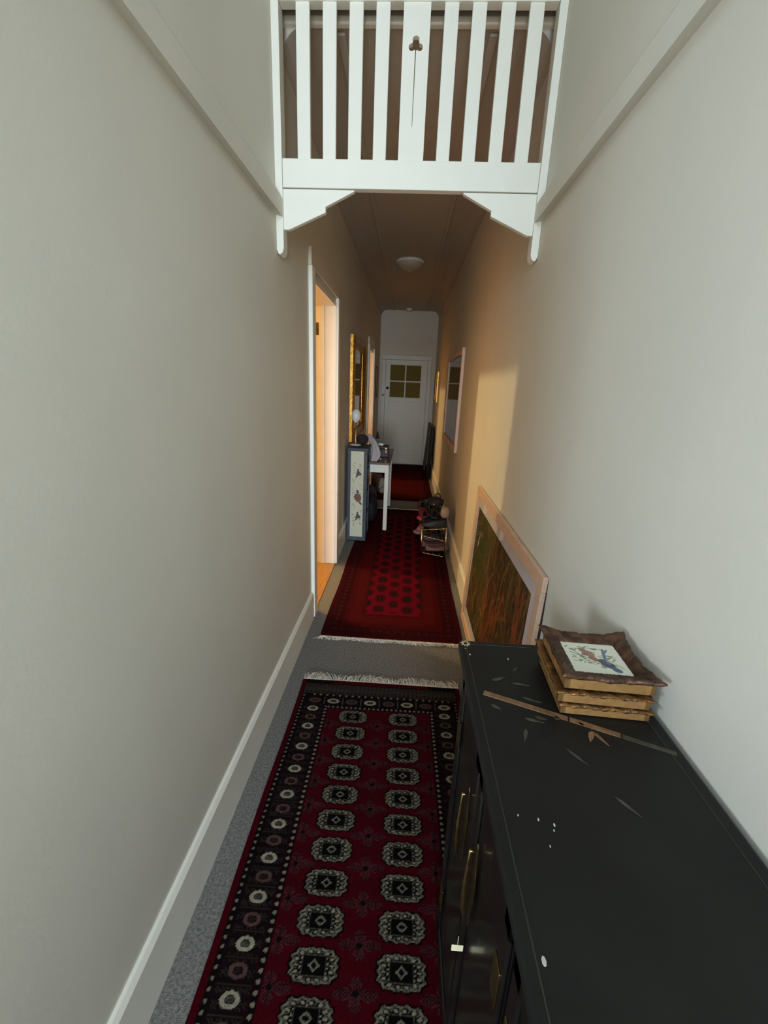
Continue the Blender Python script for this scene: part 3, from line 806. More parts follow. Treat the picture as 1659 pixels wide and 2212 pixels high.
for p, a, ln, wd, mt in [((0.938, 0.640), -2.05, 0.030, 0.010, M_GOLDPAINT), ((0.939, 0.639), -1.1, 0.034, 0.006, M_GOLDPAINT), ((0.929, 0.652), 2.4, 0.012, 0.005, M_GOLDDIM),
                         ((0.786, 0.762), 0.35, 0.030, 0.008, M_GOLDDIM), ((0.826, 0.757), -0.15, 0.034, 0.005, M_GOLDDIM), ((0.836, 0.795), 0.9, 0.022, 0.006, M_GOLDDIM),
                         ((0.770, 0.690), -0.6, 0.020, 0.007, M_GOLDDIM), ((0.826, 0.660), -0.25, 0.034, 0.006, M_GOLDDIM), ((0.846, 0.666), -0.3, 0.022, 0.008, M_GOLDDIM),
                         ((0.822, 0.635), -1.9, 0.034, 0.007, M_GOLDDIM), ((0.878, 0.596), -0.9, 0.040, 0.005, M_GOLDDIM), ((0.920, 0.512), -0.9, 0.040, 0.005, M_GOLDDIM),
                         ((0.880, 0.667), -0.2, 0.012, 0.009, M_GOLDDIM), ((0.835, 0.716), -0.35, 0.036, 0.005, M_GOLDDIM)]:
    leaf(p, a, ln, wd, mt)
for k in range(9):
    a = 2 * PI * k / 9 + 0.2
    leaf((0.7475 + 0.004 * math.cos(a), 0.889 + 0.005 * math.sin(a)), a, 0.0075, 0.0028, pm('pale_gold_paint', (196, 180, 140), 0.5, noise=0.1), 'painted_petal')
# thin inlaid bead lines near the edges of the top
for x in (CX0 + 0.014, CX1 - 0.024):
    MB().bbox((x - CX0, CYN - CYF + 0.02, ZT - 0.0006), (x - CX0 + 0.0018, -0.016, ZT + 0.0007), 0.0004).build('bead_line', M_BEAD, cab)
MB().bbox((0.016, -0.018, ZT - 0.0006), (CX1 - CX0 - 0.026, -0.0164, ZT + 0.0007), 0.0004).build('bead_line', M_BEAD, cab)
M_CHIP = pm('pale_chip', (190, 186, 170), 0.7, noise=0.1)
for (x, y, r_) in ((0.752, 0.846, 0.0022), (0.7445, 0.868, 0.0012), (0.756, 0.309, 0.0035), (0.795, 0.466, 0.0016), (0.815, 0.460, 0.0018), (0.812, 0.452, 0.0012), (0.835, 0.838, 0.002), (0.768, 0.470, 0.0012), (0.800, 0.43, 0.0012)):
    flat_poly([(x + r_ * math.cos(a) * 0.7, y + r_ * 1.3 * math.sin(a)) for a in [2 * PI * q / 7 for q in range(7)]], 'paint_chip', M_CHIP)

# ================================================================== STACK OF SMALL GILT FRAMES
def bird_canvas(w, h):
    cv = Canvas(w, h, 0.0009, (228, 226, 206))
    S = lambda pts, wd, c, a=1.0: cv.stroke_local([(x * w, y * h) for x, y in pts], wd, c, a)
    g, dg, br = (120, 132, 96), (74, 84, 66), (96, 82, 66)
    S([(0.10, 0.66), (0.22, 0.60), (0.36, 0.50), (0.52, 0.42), (0.66, 0.40), (0.82, 0.30)], 0.0016, br)
    S([(0.12, 0.78), (0.22, 0.66), (0.30, 0.46), (0.42, 0.30)], 0.0014, br)
    S([(0.30, 0.86), (0.44, 0.80), (0.60, 0.82), (0.72, 0.80)], 0.0012, g)
    rr = random.Random(3)
    for k in range(90):
        x, y = rr.uniform(0.08, 0.86), rr.uniform(0.20, 0.88)
        if (x > 0.60 and y > 0.66) or (x < 0.35 and y < 0.30): continue
        cv.ell(x * w, y * h, 0.0050, 0.0015, rr.uniform(-0.9, 0.9), g if rr.random() < 0.6 else dg, 0.65)
    for y_ in (0.30, 0.36): S([(0.70, y_ + 0.1), (0.80, y_ + 0.02), (0.90, y_ - 0.10)], 0.0012, g)
    # rufous bird
    cv.ell(0.42 * w, 0.64 * h, 0.0135, 0.0100, -0.8, (164, 122, 104)); cv.ell(0.35 * w, 0.76 * h, 0.0070, 0.0062, 0, (152, 114, 100)); cv.ell(0.47 * w, 0.48 * h, 0.0095, 0.0070, -1.0, (154, 106, 94)); cv.ell(0.36 * w, 0.62 * h, 0.0080, 0.0050, 0.5, (138, 102, 90), 0.7)
    # blue bird
    cv.ell(0.66 * w, 0.32 * h, 0.0150, 0.0095, -0.8, (70, 74, 96)); cv.ell(0.60 * w, 0.42 * h, 0.0085, 0.0075, 0.2, (84, 82, 98)); cv.ell(0.76 * w, 0.17 * h, 0.0100, 0.0068, -0.7, (78, 94, 118)); cv.ell(0.68 * w, 0.36 * h, 0.0050, 0.0036, -0.6, (112, 110, 128))
    S([(0.66, 0.44), (0.70, 0.64), (0.73, 0.80)], 0.0055, (98, 112, 136)); S([(0.70, 0.64), (0.80, 0.80)], 0.0040, (112, 124, 146))
    return cv

def gilt_frame(name, label, loc, rotz, w, d, th, lip, wave, mat_top, picture, cat='picture'):
    """frame lying flat: flat gold sides + ornate moulding that slopes down to the picture"""
    t = thing(name, label, cat, loc, rotz, 'gilt pictures stacked on the black cabinet')
    hx, hy = w / 2, d / 2
    bw = 0.030
    # flat sides: hollow rectangle
    mb = MB()
    e = 0.010
    mb.bbox((-hx + 0.003, -hy + 0.003, 0), (hx - 0.003, -hy + 0.003 + e, th - lip), 0.001); mb.bbox((-hx + 0.003, hy - 0.003 - e, 0), (hx - 0.003, hy - 0.003, th - lip), 0.001)
    mb.bbox((-hx + 0.003, -hy + 0.003, 0), (-hx + 0.003 + e, hy - 0.003, th - lip), 0.001); mb.bbox((hx - 0.003 - e, -hy + 0.003, 0), (hx - 0.003, hy - 0.003, th - lip), 0.001)
    mb.build('edge', M_GILTEDGE, t)
    # moulding
    n_side = 36
    ring = []
    for sd in range(4):
        for k in range(n_side):
            ring.append((sd, k / n_side))
    prof = [(0.09, -0.02), (-0.04, 0.35), (0.02, 0.85), (0.16, 1.0), (0.34, 0.80), (0.50, 0.62), (0.70, 0.30), (0.84, 0.24), (1.0, -0.25)]
    corners = [(-1, -1), (1, -1), (1, 1), (-1, 1)]
    vs, fs = [], []
    N = len(ring); rl = random.Random(5 + int(w * 1000))
    for pi, (o_, hh) in enumerate(prof):
        for (sd, s_) in ring:
            c0, c1 = corners[sd], corners[(sd + 1) % 4]
            x = (c0[0] + (c1[0] - c0[0]) * s_); y = (c0[1] + (c1[1] - c0[1]) * s_)
            cornerness = abs(2 * s_ - 1) ** 2.2
            mid = math.exp(-((s_ - 0.5) / 0.10) ** 2)
            flare = wave * (cornerness - 0.35 + 0.25 * mid)
            bump = (0.0011 * math.sin(s_ * 58 + pi * 1.7) + 0.0012 * math.sin(s_ * 23 + sd * 2.1 + pi * 0.6)) * (1 if 0 < pi < len(prof) - 2 else 0) + 0.0012 * (rl.random() - 0.5)
            inset = o_ * bw
            ext = (1 - min(1, max(0, o_) * 1.6)) * flare
            px = x * (hx - inset * 1.0 + ext * 0.9); py = y * (hy - inset + ext * 0.9)
            z = th - lip + lip * hh + (0.0085 * wave / 0.010 * (cornerness - 0.3) * max(0, 1 - o_ * 1.5)) + bump
            vs.append((px, py, z))
    for i in range(len(prof) - 1):
        for k in range(N):
            k2 = (k + 1) % N
            fs.append((i * N + k, i * N + k2, (i + 1) * N + k2, (i + 1) * N + k))
    MB().add(vs, fs, None, True).build('moulding', mat_top, t)
    pw, pd = w - 2 * bw + 0.004, d - 2 * bw + 0.004
    zp = th - lip * 1.2
    if picture:
        cv = bird_canvas(pw, pd)
        P = np.stack([cv.u - pw / 2, cv.v - pd / 2, np.full(cv.u.shape, zp)], -1)
        color_grid('bird_print', P, cv.lin(), vcm('printed_paper', 0.5, coat=0.6), t, skirt=0.002)
    else:
        MB().bbox((-pw / 2, -pd / 2, zp - 0.003), (pw / 2, pd / 2, zp), 0.001).build('picture', pm('grey_print', (150, 140, 120), 0.5, noise=0.1), t)
    return t
SX, SY = 0.980, 0.757
gilt_frame('gilt_picture', 'bottom gilt frame of the stack on the black cabinet', (SX - 0.003, SY - 0.003, ZT + 0.0015), -0.045, 0.164, 0.164, 0.022, 0.007, 0.003, M_AGED, False)
gilt_frame('gilt_picture', 'middle gilt frame of the stack on the black cabinet', (SX - 0.008, SY, ZT + 0.0255), -0.05, 0.168, 0.168, 0.023, 0.005, 0.003, M_AGED, False)
gilt_frame('gilt_picture', 'topmost bronze gilt frame showing two painted birds', (SX + 0.001, SY + 0.004, ZT + 0.0500), -0.035, 0.166, 0.160, 0.030, 0.010, 0.011, M_GILTDARK, True)

# ================================================================== LARGE LEANING ARTWORK
def art_canvas(w, h):
    cv = Canvas(w, h, 0.0042, (78, 62, 34))
    rr = random.Random(5)
    pal = [(96, 72, 34), (58, 58, 26), (120, 90, 46), (38, 30, 20), (74, 66, 30), (130, 104, 56), (46, 52, 24), (90, 58, 30)]
    for k in range(1000):
        x, y = rr.uniform(0, w), rr.uniform(-0.05, h)
        ln = rr.uniform(0.08, 0.30); bend = rr.gauss(0, 0.13); tilt = rr.gauss(-0.02, 0.22)
        pts = [(x + tilt * s + bend * (s / ln) ** 2 * 0.6, y + s) for s in np.linspace(0, ln, 5)]
        c = pal[rr.randrange(len(pal))]
        fx = x / w; fy = y / h
        if fx < 0.30 and fy > 0.35: c = (48 + rr.randint(0, 20), 56 + rr.randint(0, 16), 24)
        if abs(fx - 0.52) < 0.14 and fy < 0.45 and rr.random() < 0.65: c = (rr.randint(120, 168), rr.randint(62, 92), 36)
        if fx > 0.85 and rr.random() < 0.35: c = (rr.randint(120, 150), rr.randint(56, 76), 36)
        if fx > 0.88 and fy > 0.6 and rr.random() < 0.6: c = (38, 48, 20)
        cv.stroke_local(pts, rr.choice((0.006, 0.009, 0.013, 0.02)), tuple(min(255, q * 1.2) for q in c), 0.75)
    return cv
AW, AH_ = 1.40, 0.945
art = thing('leaning_artwork', 'large blonde framed grassy artwork leaning on the right wall behind the cabinet', 'artwork', (1.034, 2.74, 0.011), rot=(-0.034, 0, -PI / 2))
# local frame: x runs along -Y of the hall (0..AW), y points towards +X (back), z up
bw = 0.058
for a, b in (((0, 0.0, 0), (AW, 0.018, bw)), ((0, 0.0, AH_ - bw), (AW, 0.018, AH_))):
    MB().bbox(a, b, 0.003).build('frame_rail', M_BLONDE, art)
for a, b in (((0, 0.0, bw), (bw, 0.018, AH_ - bw)), ((AW - bw, 0.0, bw), (AW, 0.018, AH_ - bw))):
    MB().bbox(a, b, 0.003).build('frame_rail', M_BLONDE, art)
MB().bbox((0.0, 0.0175, 0.0), (AW, 0.027, AH_), 0.002).build('backing_board', M_DARKEDGE, art)
mb = MB()
MW = 0.062
mb.box((bw, 0.010, bw), (AW - bw, 0.013, bw + MW)); mb.box((bw, 0.010, AH_ - bw - MW), (AW - bw, 0.013, AH_ - bw))
mb.box((bw, 0.010, bw + MW), (bw + MW * 0.4, 0.013, AH_ - bw - MW)); mb.box((AW - bw - MW, 0.010, bw + MW), (AW - bw, 0.013, AH_ - bw - MW))
mb.build('mat_board', M_MAT, art)
cw, ch = AW - 2 * bw - MW * 1.4, AH_ - 2 * bw - 2 * MW
cv = art_canvas(cw, ch)
P = np.stack([bw + MW * 0.4 + cv.u, np.full(cv.u.shape, 0.0132), bw + MW + cv.v], -1)
color_grid('painting', P, cv.lin(), vcm('painted_canvas', 0.7, bump=0.2, bscale=150), art)
MB().box((bw - 0.002, 0.0060, bw - 0.002), (AW - bw + 0.002, 0.0075, AH_ - bw + 0.002)).build('glass', M_GLASS, art)

# ================================================================== PICTURES AND MIRROR ON THE WALLS
def rect_frame(parent, nm, y0, y1, z0, z1, xw, s, prof, mat):
    """picture frame on a wall x=xw; s=+1 projects to +x; prof list of (inset, depth)"""
    ring = [(y0, z0), (y1, z0), (y1, z1), (y0, z1)]
    sg = [(1, 1), (-1, 1), (-1, -1), (1, -1)]
    for k in range(4):
        a, b = ring[k], ring[(k + 1) % 4]; ga, gb = sg[k], sg[(k + 1) % 4]
        vs = [(xw + s * dp, a[0] + ga[0] * ins, a[1] + ga[1] * ins) for ins, dp in prof] + [(xw + s * dp, b[0] + gb[0] * ins, b[1] + gb[1] * ins) for ins, dp in prof]
        n = len(prof)
        fs = [(i, i + 1, n + i + 1, n + i) for i in range(n - 1)] + [(n - 1, 0, n, 2 * n - 1)] + [tuple(range(n)), tuple(range(n, 2 * n))[::-1]]
        loc0 = parent.location
        MB().add([(v[0] - loc0[0], v[1] - loc0[1], v[2] - loc0[2]) for v in vs], fs).build(nm, mat, parent)

mi = thing('gilt_mirror', 'tall gilt framed mirror on the left wall above the console', 'mirror', (0.0, 4.42, 0.975))
GP = [(0, 0.002), (0, 0.030), (0.012, 0.046), (0.030, 0.050), (0.040, 0.036), (0.052, 0.034), (0.060, 0.042), (0.078, 0.030), (0.092, 0.026), (0.098, 0.030), (0.112, 0.016), (0.112, 0.002)]
rect_frame(mi, 'frame_rail', 4.42, 5.56, 0.975, 2.01, 0.0, 1, GP, M_GILT)
MB().box((0.006, 0.10, 0.10), (0.014, 1.04, 0.935)).build('mirror_glass', M_MIRROR, mi)
MB().box((0.002, 0.02, 0.02), (0.006, 1.12, 1.015)).build('backing_board', M_DARKEDGE, mi)

pf = thing('glazed_picture', 'blonde framed glazed picture hung on the right wall', 'picture', (W, 4.20, 0.945))
BP = [(0, 0.002), (0, 0.026), (0.004, 0.030), (0.056, 0.026), (0.058, 0.012), (0.058, 0.002)]
rect_frame(pf, 'frame_rail', 4.20, 5.62, 0.945, 1.905, W, -1, BP, M_BLONDE)
MB().box((-0.008, 0.03, 0.03), (-0.002, 1.39, 0.93)).build('backing_board', M_DARKEDGE, pf)
MB().box((-0.010, 0.05, 0.05), (-0.0085, 1.37, 0.91)).build('print', pm('muted_print', (98, 84, 78), 0.8, rgb2=(128, 112, 108), nscale=3), pf)
MB().box((-0.0155, 0.05, 0.05), (-0.0140, 1.37, 0.91)).build('glass', M_GLASS, pf)

pl_ = thing('narrow_picture', 'small dark picture with gold edge on the left wall near far door', 'picture', (0.0, 7.46, 1.33))
SP = [(0, 0.002), (0, 0.024), (0.008, 0.030), (0.030, 0.018), (0.030, 0.002)]
rect_frame(pl_, 'frame_rail', 7.46, 7.92, 1.33, 1.86, 0.0, 1, SP, pm('dull_dark_gilt', (110, 78, 52), 0.4, metal=0.5, noise=0.3))
MB().box((0.004, 0.02, 0.02), (0.010, 0.44, 0.51)).build('picture', pm('dusky_print', (84, 66, 58), 0.6, noise=0.3, nscale=12), pl_)
pr_ = thing('small_picture', 'small gilt framed picture on the right wall beside far door', 'picture', (W, 7.62, 1.30))
rect_frame(pr_, 'frame_rail', 7.62, 8.12, 1.30, 1.80, W, -1, SP, M_GILT)
MB().box((-0.010, 0.02, 0.02), (-0.004, 0.48, 0.48)).build('picture', pm('ochre_print', (140, 104, 60), 0.6, noise=0.3, nscale=12), pr_)

# ================================================================== SLATE BLUE TOWER, LAMP, CONSOLE
tw = thing('shelf_tower', 'tall slate blue shelf tower with cream floral end panel', 'shelf unit', (0.030, 4.15, 0.0105))
TWX, TWY, TWZ = 0.192, 0.31, 0.945
MB().bbox((0, 0, 0), (TWX, 0.022, TWZ - 0.02), 0.004, 2).build('side_panel', M_BLUEGREY, tw)
MB().bbox((0, TWY - 0.02, 0), (TWX, TWY, TWZ - 0.02), 0.003).build('side_panel', M_BLUEGREY, tw)
MB().bbox((0, 0.02, 0), (0.012, TWY - 0.018, TWZ - 0.02), 0.002).build('back_panel', M_BLUEGREY, tw)
MB().bbox((-0.006, -0.010, TWZ - 0.024), (TWX + 0.008, TWY + 0.006, TWZ), 0.007, 2).build('top_board', M_BLUEGREY, tw)
for z in (0.012, 0.25, 0.48, 0.71):
    MB().bbox((0.011, 0.02, z), (TWX - 0.004, TWY - 0.018, z + 0.016), 0.002).build('shelf', M_BLUEGREY, tw)
# raised border and painted panel on the end
for a, b in (((0, -0.010, 0.0), (0.030, 0.002, TWZ - 0.022)), ((TWX - 0.034, -0.010, 0.0), (TWX, 0.002, TWZ - 0.022)), ((0.029, -0.010, 0.0), (TWX - 0.033, 0.002, 0.040)), ((0.029, -0.010, 0.915), (TWX - 0.033, 0.002, TWZ - 0.022))):
    MB().bbox(a, b, 0.003).build('panel_border', M_BLUEGREY, tw)
pw, ph = TWX - 0.064, 0.875
cv = Canvas(pw, ph, 0.0022, (214, 213, 190))
def flower(cx, cz, r, n, rot=0.0):
    for k in range(n):
        a = rot + 2 * PI * k / n
        cv.ell(cx + r * 0.55 * math.cos(a), cz + r * 0.55 * math.sin(a), r * 0.55, r * 0.34, a, (112 + 12 * (k % 3), 84, 82), 0.9)
    cv.ell(cx, cz, r * 0.35, r * 0.35, 0, (142, 96, 92))
flower(0.070, 0.420, 0.036, 8); flower(0.078, 0.395, 0.030, 7, 0.3); cv.ell(0.070, 0.470, 0.012, 0.024, 0.3, (92, 92, 98)); cv.ell(0.100, 0.355, 0.010, 0.020, 0.8, (92, 92, 98))
for cx, cz in ((0.072, 0.655), (0.074, 0.215)):
    cv.ell(cx, cz, 0.018, 0.026, -0.5, (110, 80, 80)); cv.ell(cx + 0.016, cz - 0.004, 0.018, 0.014, 0.4, (96, 90, 96)); cv.ell(cx - 0.002, cz + 0.032, 0.009, 0.018, -0.2, (92, 86, 92)); cv.ell(cx - 0.012, cz - 0.026, 0.016, 0.009, 0.9, (104, 96, 98))
    cv.stroke([(cx - 0.008, cz - 0.02), (cx - 0.030, cz - 0.062), (cx - 0.046, cz - 0.095)], 0.003, (140, 142, 128))
rr = random.Random(9)
for k in range(110):
    t_ = rr.random(); s_ = rr.choice((-1, 1))
    x = pw / 2 + s_ * (0.018 + 0.030 * rr.random()); z = 0.12 + 0.64 * t_
    cv.ell(x, z, 0.0026, 0.0052, rr.uniform(-1, 1), (120, 122, 118), 0.8)
P = np.stack([0.032 + cv.u, np.full(cv.u.shape, -0.0035), 0.040 + cv.v], -1)
color_grid('floral_panel', P, cv.lin(), vcm('painted_panel', 0.7), tw)['label'] = 'cream panel painted with dusky flowers'
MB().box((0.030, -0.003, 0.038), (TWX - 0.032, 0.001, 0.917)).build('panel_backing', M_MAT, tw)

def blob(name, mat, label, cat, loc, size, seed, parent=None, crease=0.12, group=None, nz=14, nu=24, flat=0.0, rotz=0.0):
    """soft lumpy form (bag, bundle): closed surface sitting on its base"""
    rb = random.Random(seed); ph_ = [rb.uniform(0, 6.28) for _ in range(8)]
    def fn(u, v):
        a = 2 * PI * u; th = PI * (v * 0.94 + 0.03)
        sx, cx_ = math.sin(th), -math.cos(th)
        p = 0.75
        rx = math.copysign(abs(sx) ** p, sx); rz = math.copysign(abs(cx_) ** 0.8, cx_)
        w_ = 1 + crease * (0.5 * math.sin(3 * a + ph_[0] + 2 * v) + 0.4 * math.sin(5 * a + ph_[1] + 5 * v) + 0.35 * math.sin(7 * v + ph_[2] + 2 * a) + 0.2 * math.sin(11 * a + ph_[3] - 4 * v))
        z = size[2] / 2 * (1 + rz * (1 + 0.25 * crease * math.sin(2 * a + ph_[4])))
        return (size[0] / 2 * rx * w_ * math.cos(a), size[1] / 2 * rx * w_ * math.sin(a), max(0.0, z))
    mb = MB().surf(fn, nu, nz, closed_u=True, caps=True)
    o = mb.build(name, mat, parent, loc=loc, rot=(0, 0, rotz))
    if label: tag(o, label, cat, group)
    return o
M_DKCLOTH = pm('dark_brown_cloth', (42, 32, 30), 0.9, noise=0.3, nscale=25, bump=0.4, bscale=80)
M_BLKCLOTH = pm('black_cloth', (22, 21, 24), 0.8, noise=0.3, nscale=25, bump=0.4, bscale=80)
M_PLUM = pm('plum_cloth', (62, 44, 46), 0.9, noise=0.3, nscale=25, bump=0.4, bscale=80)
shelf_lab = ['dark folded cloth on the top shelf of the blue tower', 'plum bundle on the second shelf of the blue tower', 'dark bundle bulging from the third shelf of the blue tower', 'brown bundle on the bottom shelf of the blue tower']
for k, z in enumerate((0.727, 0.497, 0.267, 0.029)):
    blob('cloth_bundle', (M_DKCLOTH, M_PLUM, M_BLKCLOTH, M_DKCLOTH)[k], shelf_lab[k], 'cloth', (0.030 + 0.108, 4.15 + 0.155, z + 0.0105), (0.155, 0.20, 0.17), 20 + k, group='bundles in the blue tower')
tl = thing('touch_lamp', 'white egg shaped lamp on a brass stem atop blue tower', 'lamp', (0.082, 4.34, 0.9555))
MB().lathe([(0.0, 0.0), (0.055, 0.0), (0.058, 0.006), (0.050, 0.012), (0.020, 0.018), (0.0, 0.018)], 28).build('base', pm('white_ceramic', (226, 222, 212), 0.3), tl)
MB().lathe([(0.0, -0.0008), (0.060, -0.0008), (0.060, 0.004), (0.0, 0.004)], 28).build('base_rim', M_BLKCLOTH, tl)
MB().lathe([(0.009, 0.015), (0.006, 0.03), (0.0055, 0.12), (0.0065, 0.235), (0.012, 0.245), (0.0, 0.246)], 14).build('stem', M_BRASS, tl)
MB().lathe([(0.006, 0.225), (0.022, 0.232), (0.038, 0.255), (0.045, 0.285), (0.043, 0.315), (0.034, 0.340), (0.019, 0.356), (0.007, 0.361), (0.0, 0.3615)], 26).build('egg_shade', pm('speckled_white_glass', (224, 224, 218), 0.35, noise=0.08, nscale=60), tl)
MB().lathe([(0.0, 0.352), (0.007, 0.352), (0.007, 0.366), (0.004, 0.368), (0.0, 0.368)], 12, Matrix.Translation((0, -0.010, -0.008))).build('cap', M_BLKCLOTH, tl)
MB().bbox((-0.004, -0.046, 0.228), (0.004, -0.034, 0.262), 0.002).build('switch', M_BRASS, tl)

blob('handbag', M_DKCLOTH, 'dark brown handbag slumped behind the egg lamp', 'bag', (0.135, 4.445, 0.9555), (0.12, 0.085, 0.10), 31, crease=0.10)

tb = thing('console_table', 'white legged console table with walnut top along left wall', 'table', (0.024, 4.50, 0))
TX, TY = 0.400, 1.06
MB().bbox((-0.002, -0.012, 0.742), (TX + 0.012, TY + 0.012, 0.766), 0.004, 2).build('table_top', M_WOODTOP, tb)
lg = MB().bbox((0, 0, 0.011), (0.042, 0.042, 0.742), 0.003).build('leg', M_WHITE, tb, loc=(TX - 0.046, 0.004, 0))
for p in ((TX - 0.046, TY - 0.046, 0), (0.004, TY - 0.046, 0), (0.004, 0.004, 0)): copy_mesh(lg, tb, p)
MB().bbox((0.046, 0.010, 0.655), (TX - 0.046, 0.028, 0.742), 0.002).build('apron', M_WHITE, tb)
MB().bbox((0.046, TY - 0.028, 0.655), (TX - 0.046, TY - 0.010, 0.742), 0.002).build('apron', M_WHITE, tb)
MB().bbox((TX - 0.028, 0.046, 0.655), (TX - 0.010, TY - 0.046, 0.742), 0.002).build('apron', M_WHITE, tb)
MB().bbox((0.008, 0.046, 0.655), (0.026, TY - 0.046, 0.742), 0.002).build('apron', M_WHITE, tb)

# pale scarf heaped on the console, tumbling towards the tower
def scarf(u, v):
    a = 2 * PI * u
    path = [(0.185, 4.68, 1.035), (0.215, 4.66, 0.985), (0.255, 4.64, 0.915), (0.268, 4.62, 0.850), (0.262, 4.60, 0.800), (0.255, 4.59, 0.768)]
    t = v * (len(path) - 1); i = min(int(t), len(path) - 2); f = t - i
    p = Vector(path[i]).lerp(Vector(path[i + 1]), f)
    w_ = [0.010, 0.032, 0.040, 0.048, 0.046, 0.040]; r = w_[i] * (1 - f) + w_[i + 1] * f
    k = 1 + 0.22 * math.sin(4 * a + 5 * v) + 0.12 * math.sin(7 * a - 3 * v)
    return (p.x + r * k * math.cos(a), p.y + 0.9 * r * k * math.sin(a), max(0.7672, p.z + 0.25 * r * math.sin(a)))
tag(MB().surf(scarf, 28, 22, True, caps=True).build('scarf', pm('pale_lilac_fabric', (196, 184, 186), 0.95, noise=0.12, nscale=30, bump=0.5, bscale=60)), 'pale lilac scarf heaped on the console beside blue tower', 'scarf')

jb = thing('jewellery_box', 'dark wooden box with bright metal clasp on the console', 'box', (0.275, 4.86, 0.7665))
MB().bbox((0, 0, 0), (0.118, 0.16, 0.088), 0.004, 2).build('body', M_DARKEDGE, jb)
MB().bbox((-0.003, -0.003, 0.0885), (0.121, 0.163, 0.122), 0.010, 3).build('lid', M_DARKEDGE, jb)
MB().bbox((0.078, -0.007, 0.094), (0.106, -0.0025, 0.106), 0.001).bbox((0.088, -0.007, 0.046), (0.096, -0.0005, 0.095), 0.001).build('clasp', M_CHROME, jb)
bk = thing('white_case', 'slim white case lying on the dark wooden box', 'case', (0.215, 4.90, 0.8893), rotz=-0.12)
MB().bbox((0, 0, 0), (0.118, 0.085, 0.020), 0.005, 2).build('body', M_WHITE, bk)
MB().bbox((0.003, 0.003, 0.0195), (0.115, 0.082, 0.026), 0.003, 2).build('lid', M_WHITE, bk)
tag(blob('pebble', M_WHITE, None, None, (0.288, 4.70, 0.7665), (0.022, 0.026, 0.014), 41, crease=0.04, nz=8, nu=12), 'small white pebble on the console next to scarf', 'pebble')
tag(blob('pebble', M_WHITE, None, None, (0.320, 4.69, 0.7665), (0.022, 0.026, 0.014), 42, crease=0.04, nz=8, nu=12), 'small white pebble nearest the table corner', 'pebble')
es = thing('photo_easel', 'dark triangular easel with small photo at console end', 'easel', (0.235, 5.30, 0.7665))
MB().tube([(-0.045, 0, 0.006), (0.0, 0.02, 0.235)], 0.006, 6).build('leg', M_DARKEDGE, es); MB().tube([(0.050, 0, 0.006), (0.0, 0.02, 0.235)], 0.006, 6).build('leg', M_DARKEDGE, es); MB().tube([(0.0, 0.11, 0.006), (0.0, 0.024, 0.232)], 0.005, 6).build('leg', M_DARKEDGE, es)
MB().bbox((-0.05, -0.010, 0.045), (0.052, 0.006, 0.056), 0.002).build('ledge', M_DARKEDGE, es)
MB().bbox((-0.026, -0.004, 0.056), (0.028, 0.002, 0.150), 0.001).build('photo', pm('grey_green_photo', (128, 132, 122), 0.4, noise=0.1), es)

# things on the floor under and beyond the console
sk = thing('patchwork_bag', 'brown and cream bag standing on the floor past the console', 'bag', (0.235, 6.24, 0.0105))
blob('front', pm('brown_cloth', (86, 62, 54), 0.9, noise=0.3, nscale=20, bump=0.4, bscale=60), None, None, (-0.04, 0.02, 0), (0.20, 0.16, 0.28), 51, parent=sk)
blob('cream_patch', pm('cream_cloth', (176, 162, 146), 0.9, noise=0.1, nscale=20, bump=0.3, bscale=60), None, None, (0.035, -0.035, 0.0), (0.11, 0.12, 0.23), 52, parent=sk, crease=0.06)
MB().tube([(-0.005, -0.098, 0.07), (0.02, -0.105, 0.095), (0.06, -0.096, 0.115), (0.088, -0.075, 0.13)], 0.004, 6).build('strap', M_DKCLOTH, sk)
ls = thing('lampshade', 'cream fabric lampshade standing on floor beneath the console', 'lampshade', (0.150, 5.70, 0.0105))
MB().lathe([(0.095, 0.0), (0.042, 0.205), (0.040, 0.205), (0.092, 0.0)], 28).build('shade', pm('cream_linen', (190, 158, 136), 0.9, noise=0.08, nscale=40), ls)
MB().lathe([(0.0965, 0.0), (0.0965, 0.010), (0.091, 0.010), (0.091, 0.0)], 28).build('bottom_rim', M_BRASS, ls)
blob('floor_bag', M_BLKCLOTH, 'black bag slumped under the console behind blue tower', 'bag', (0.185, 4.86, 0.0105), (0.22, 0.40, 0.30), 61)
blob('floor_bag', M_PLUM, 'plum cloth bag under the far half of console', 'bag', (0.160, 5.24, 0.0105), (0.20, 0.26, 0.34), 62)

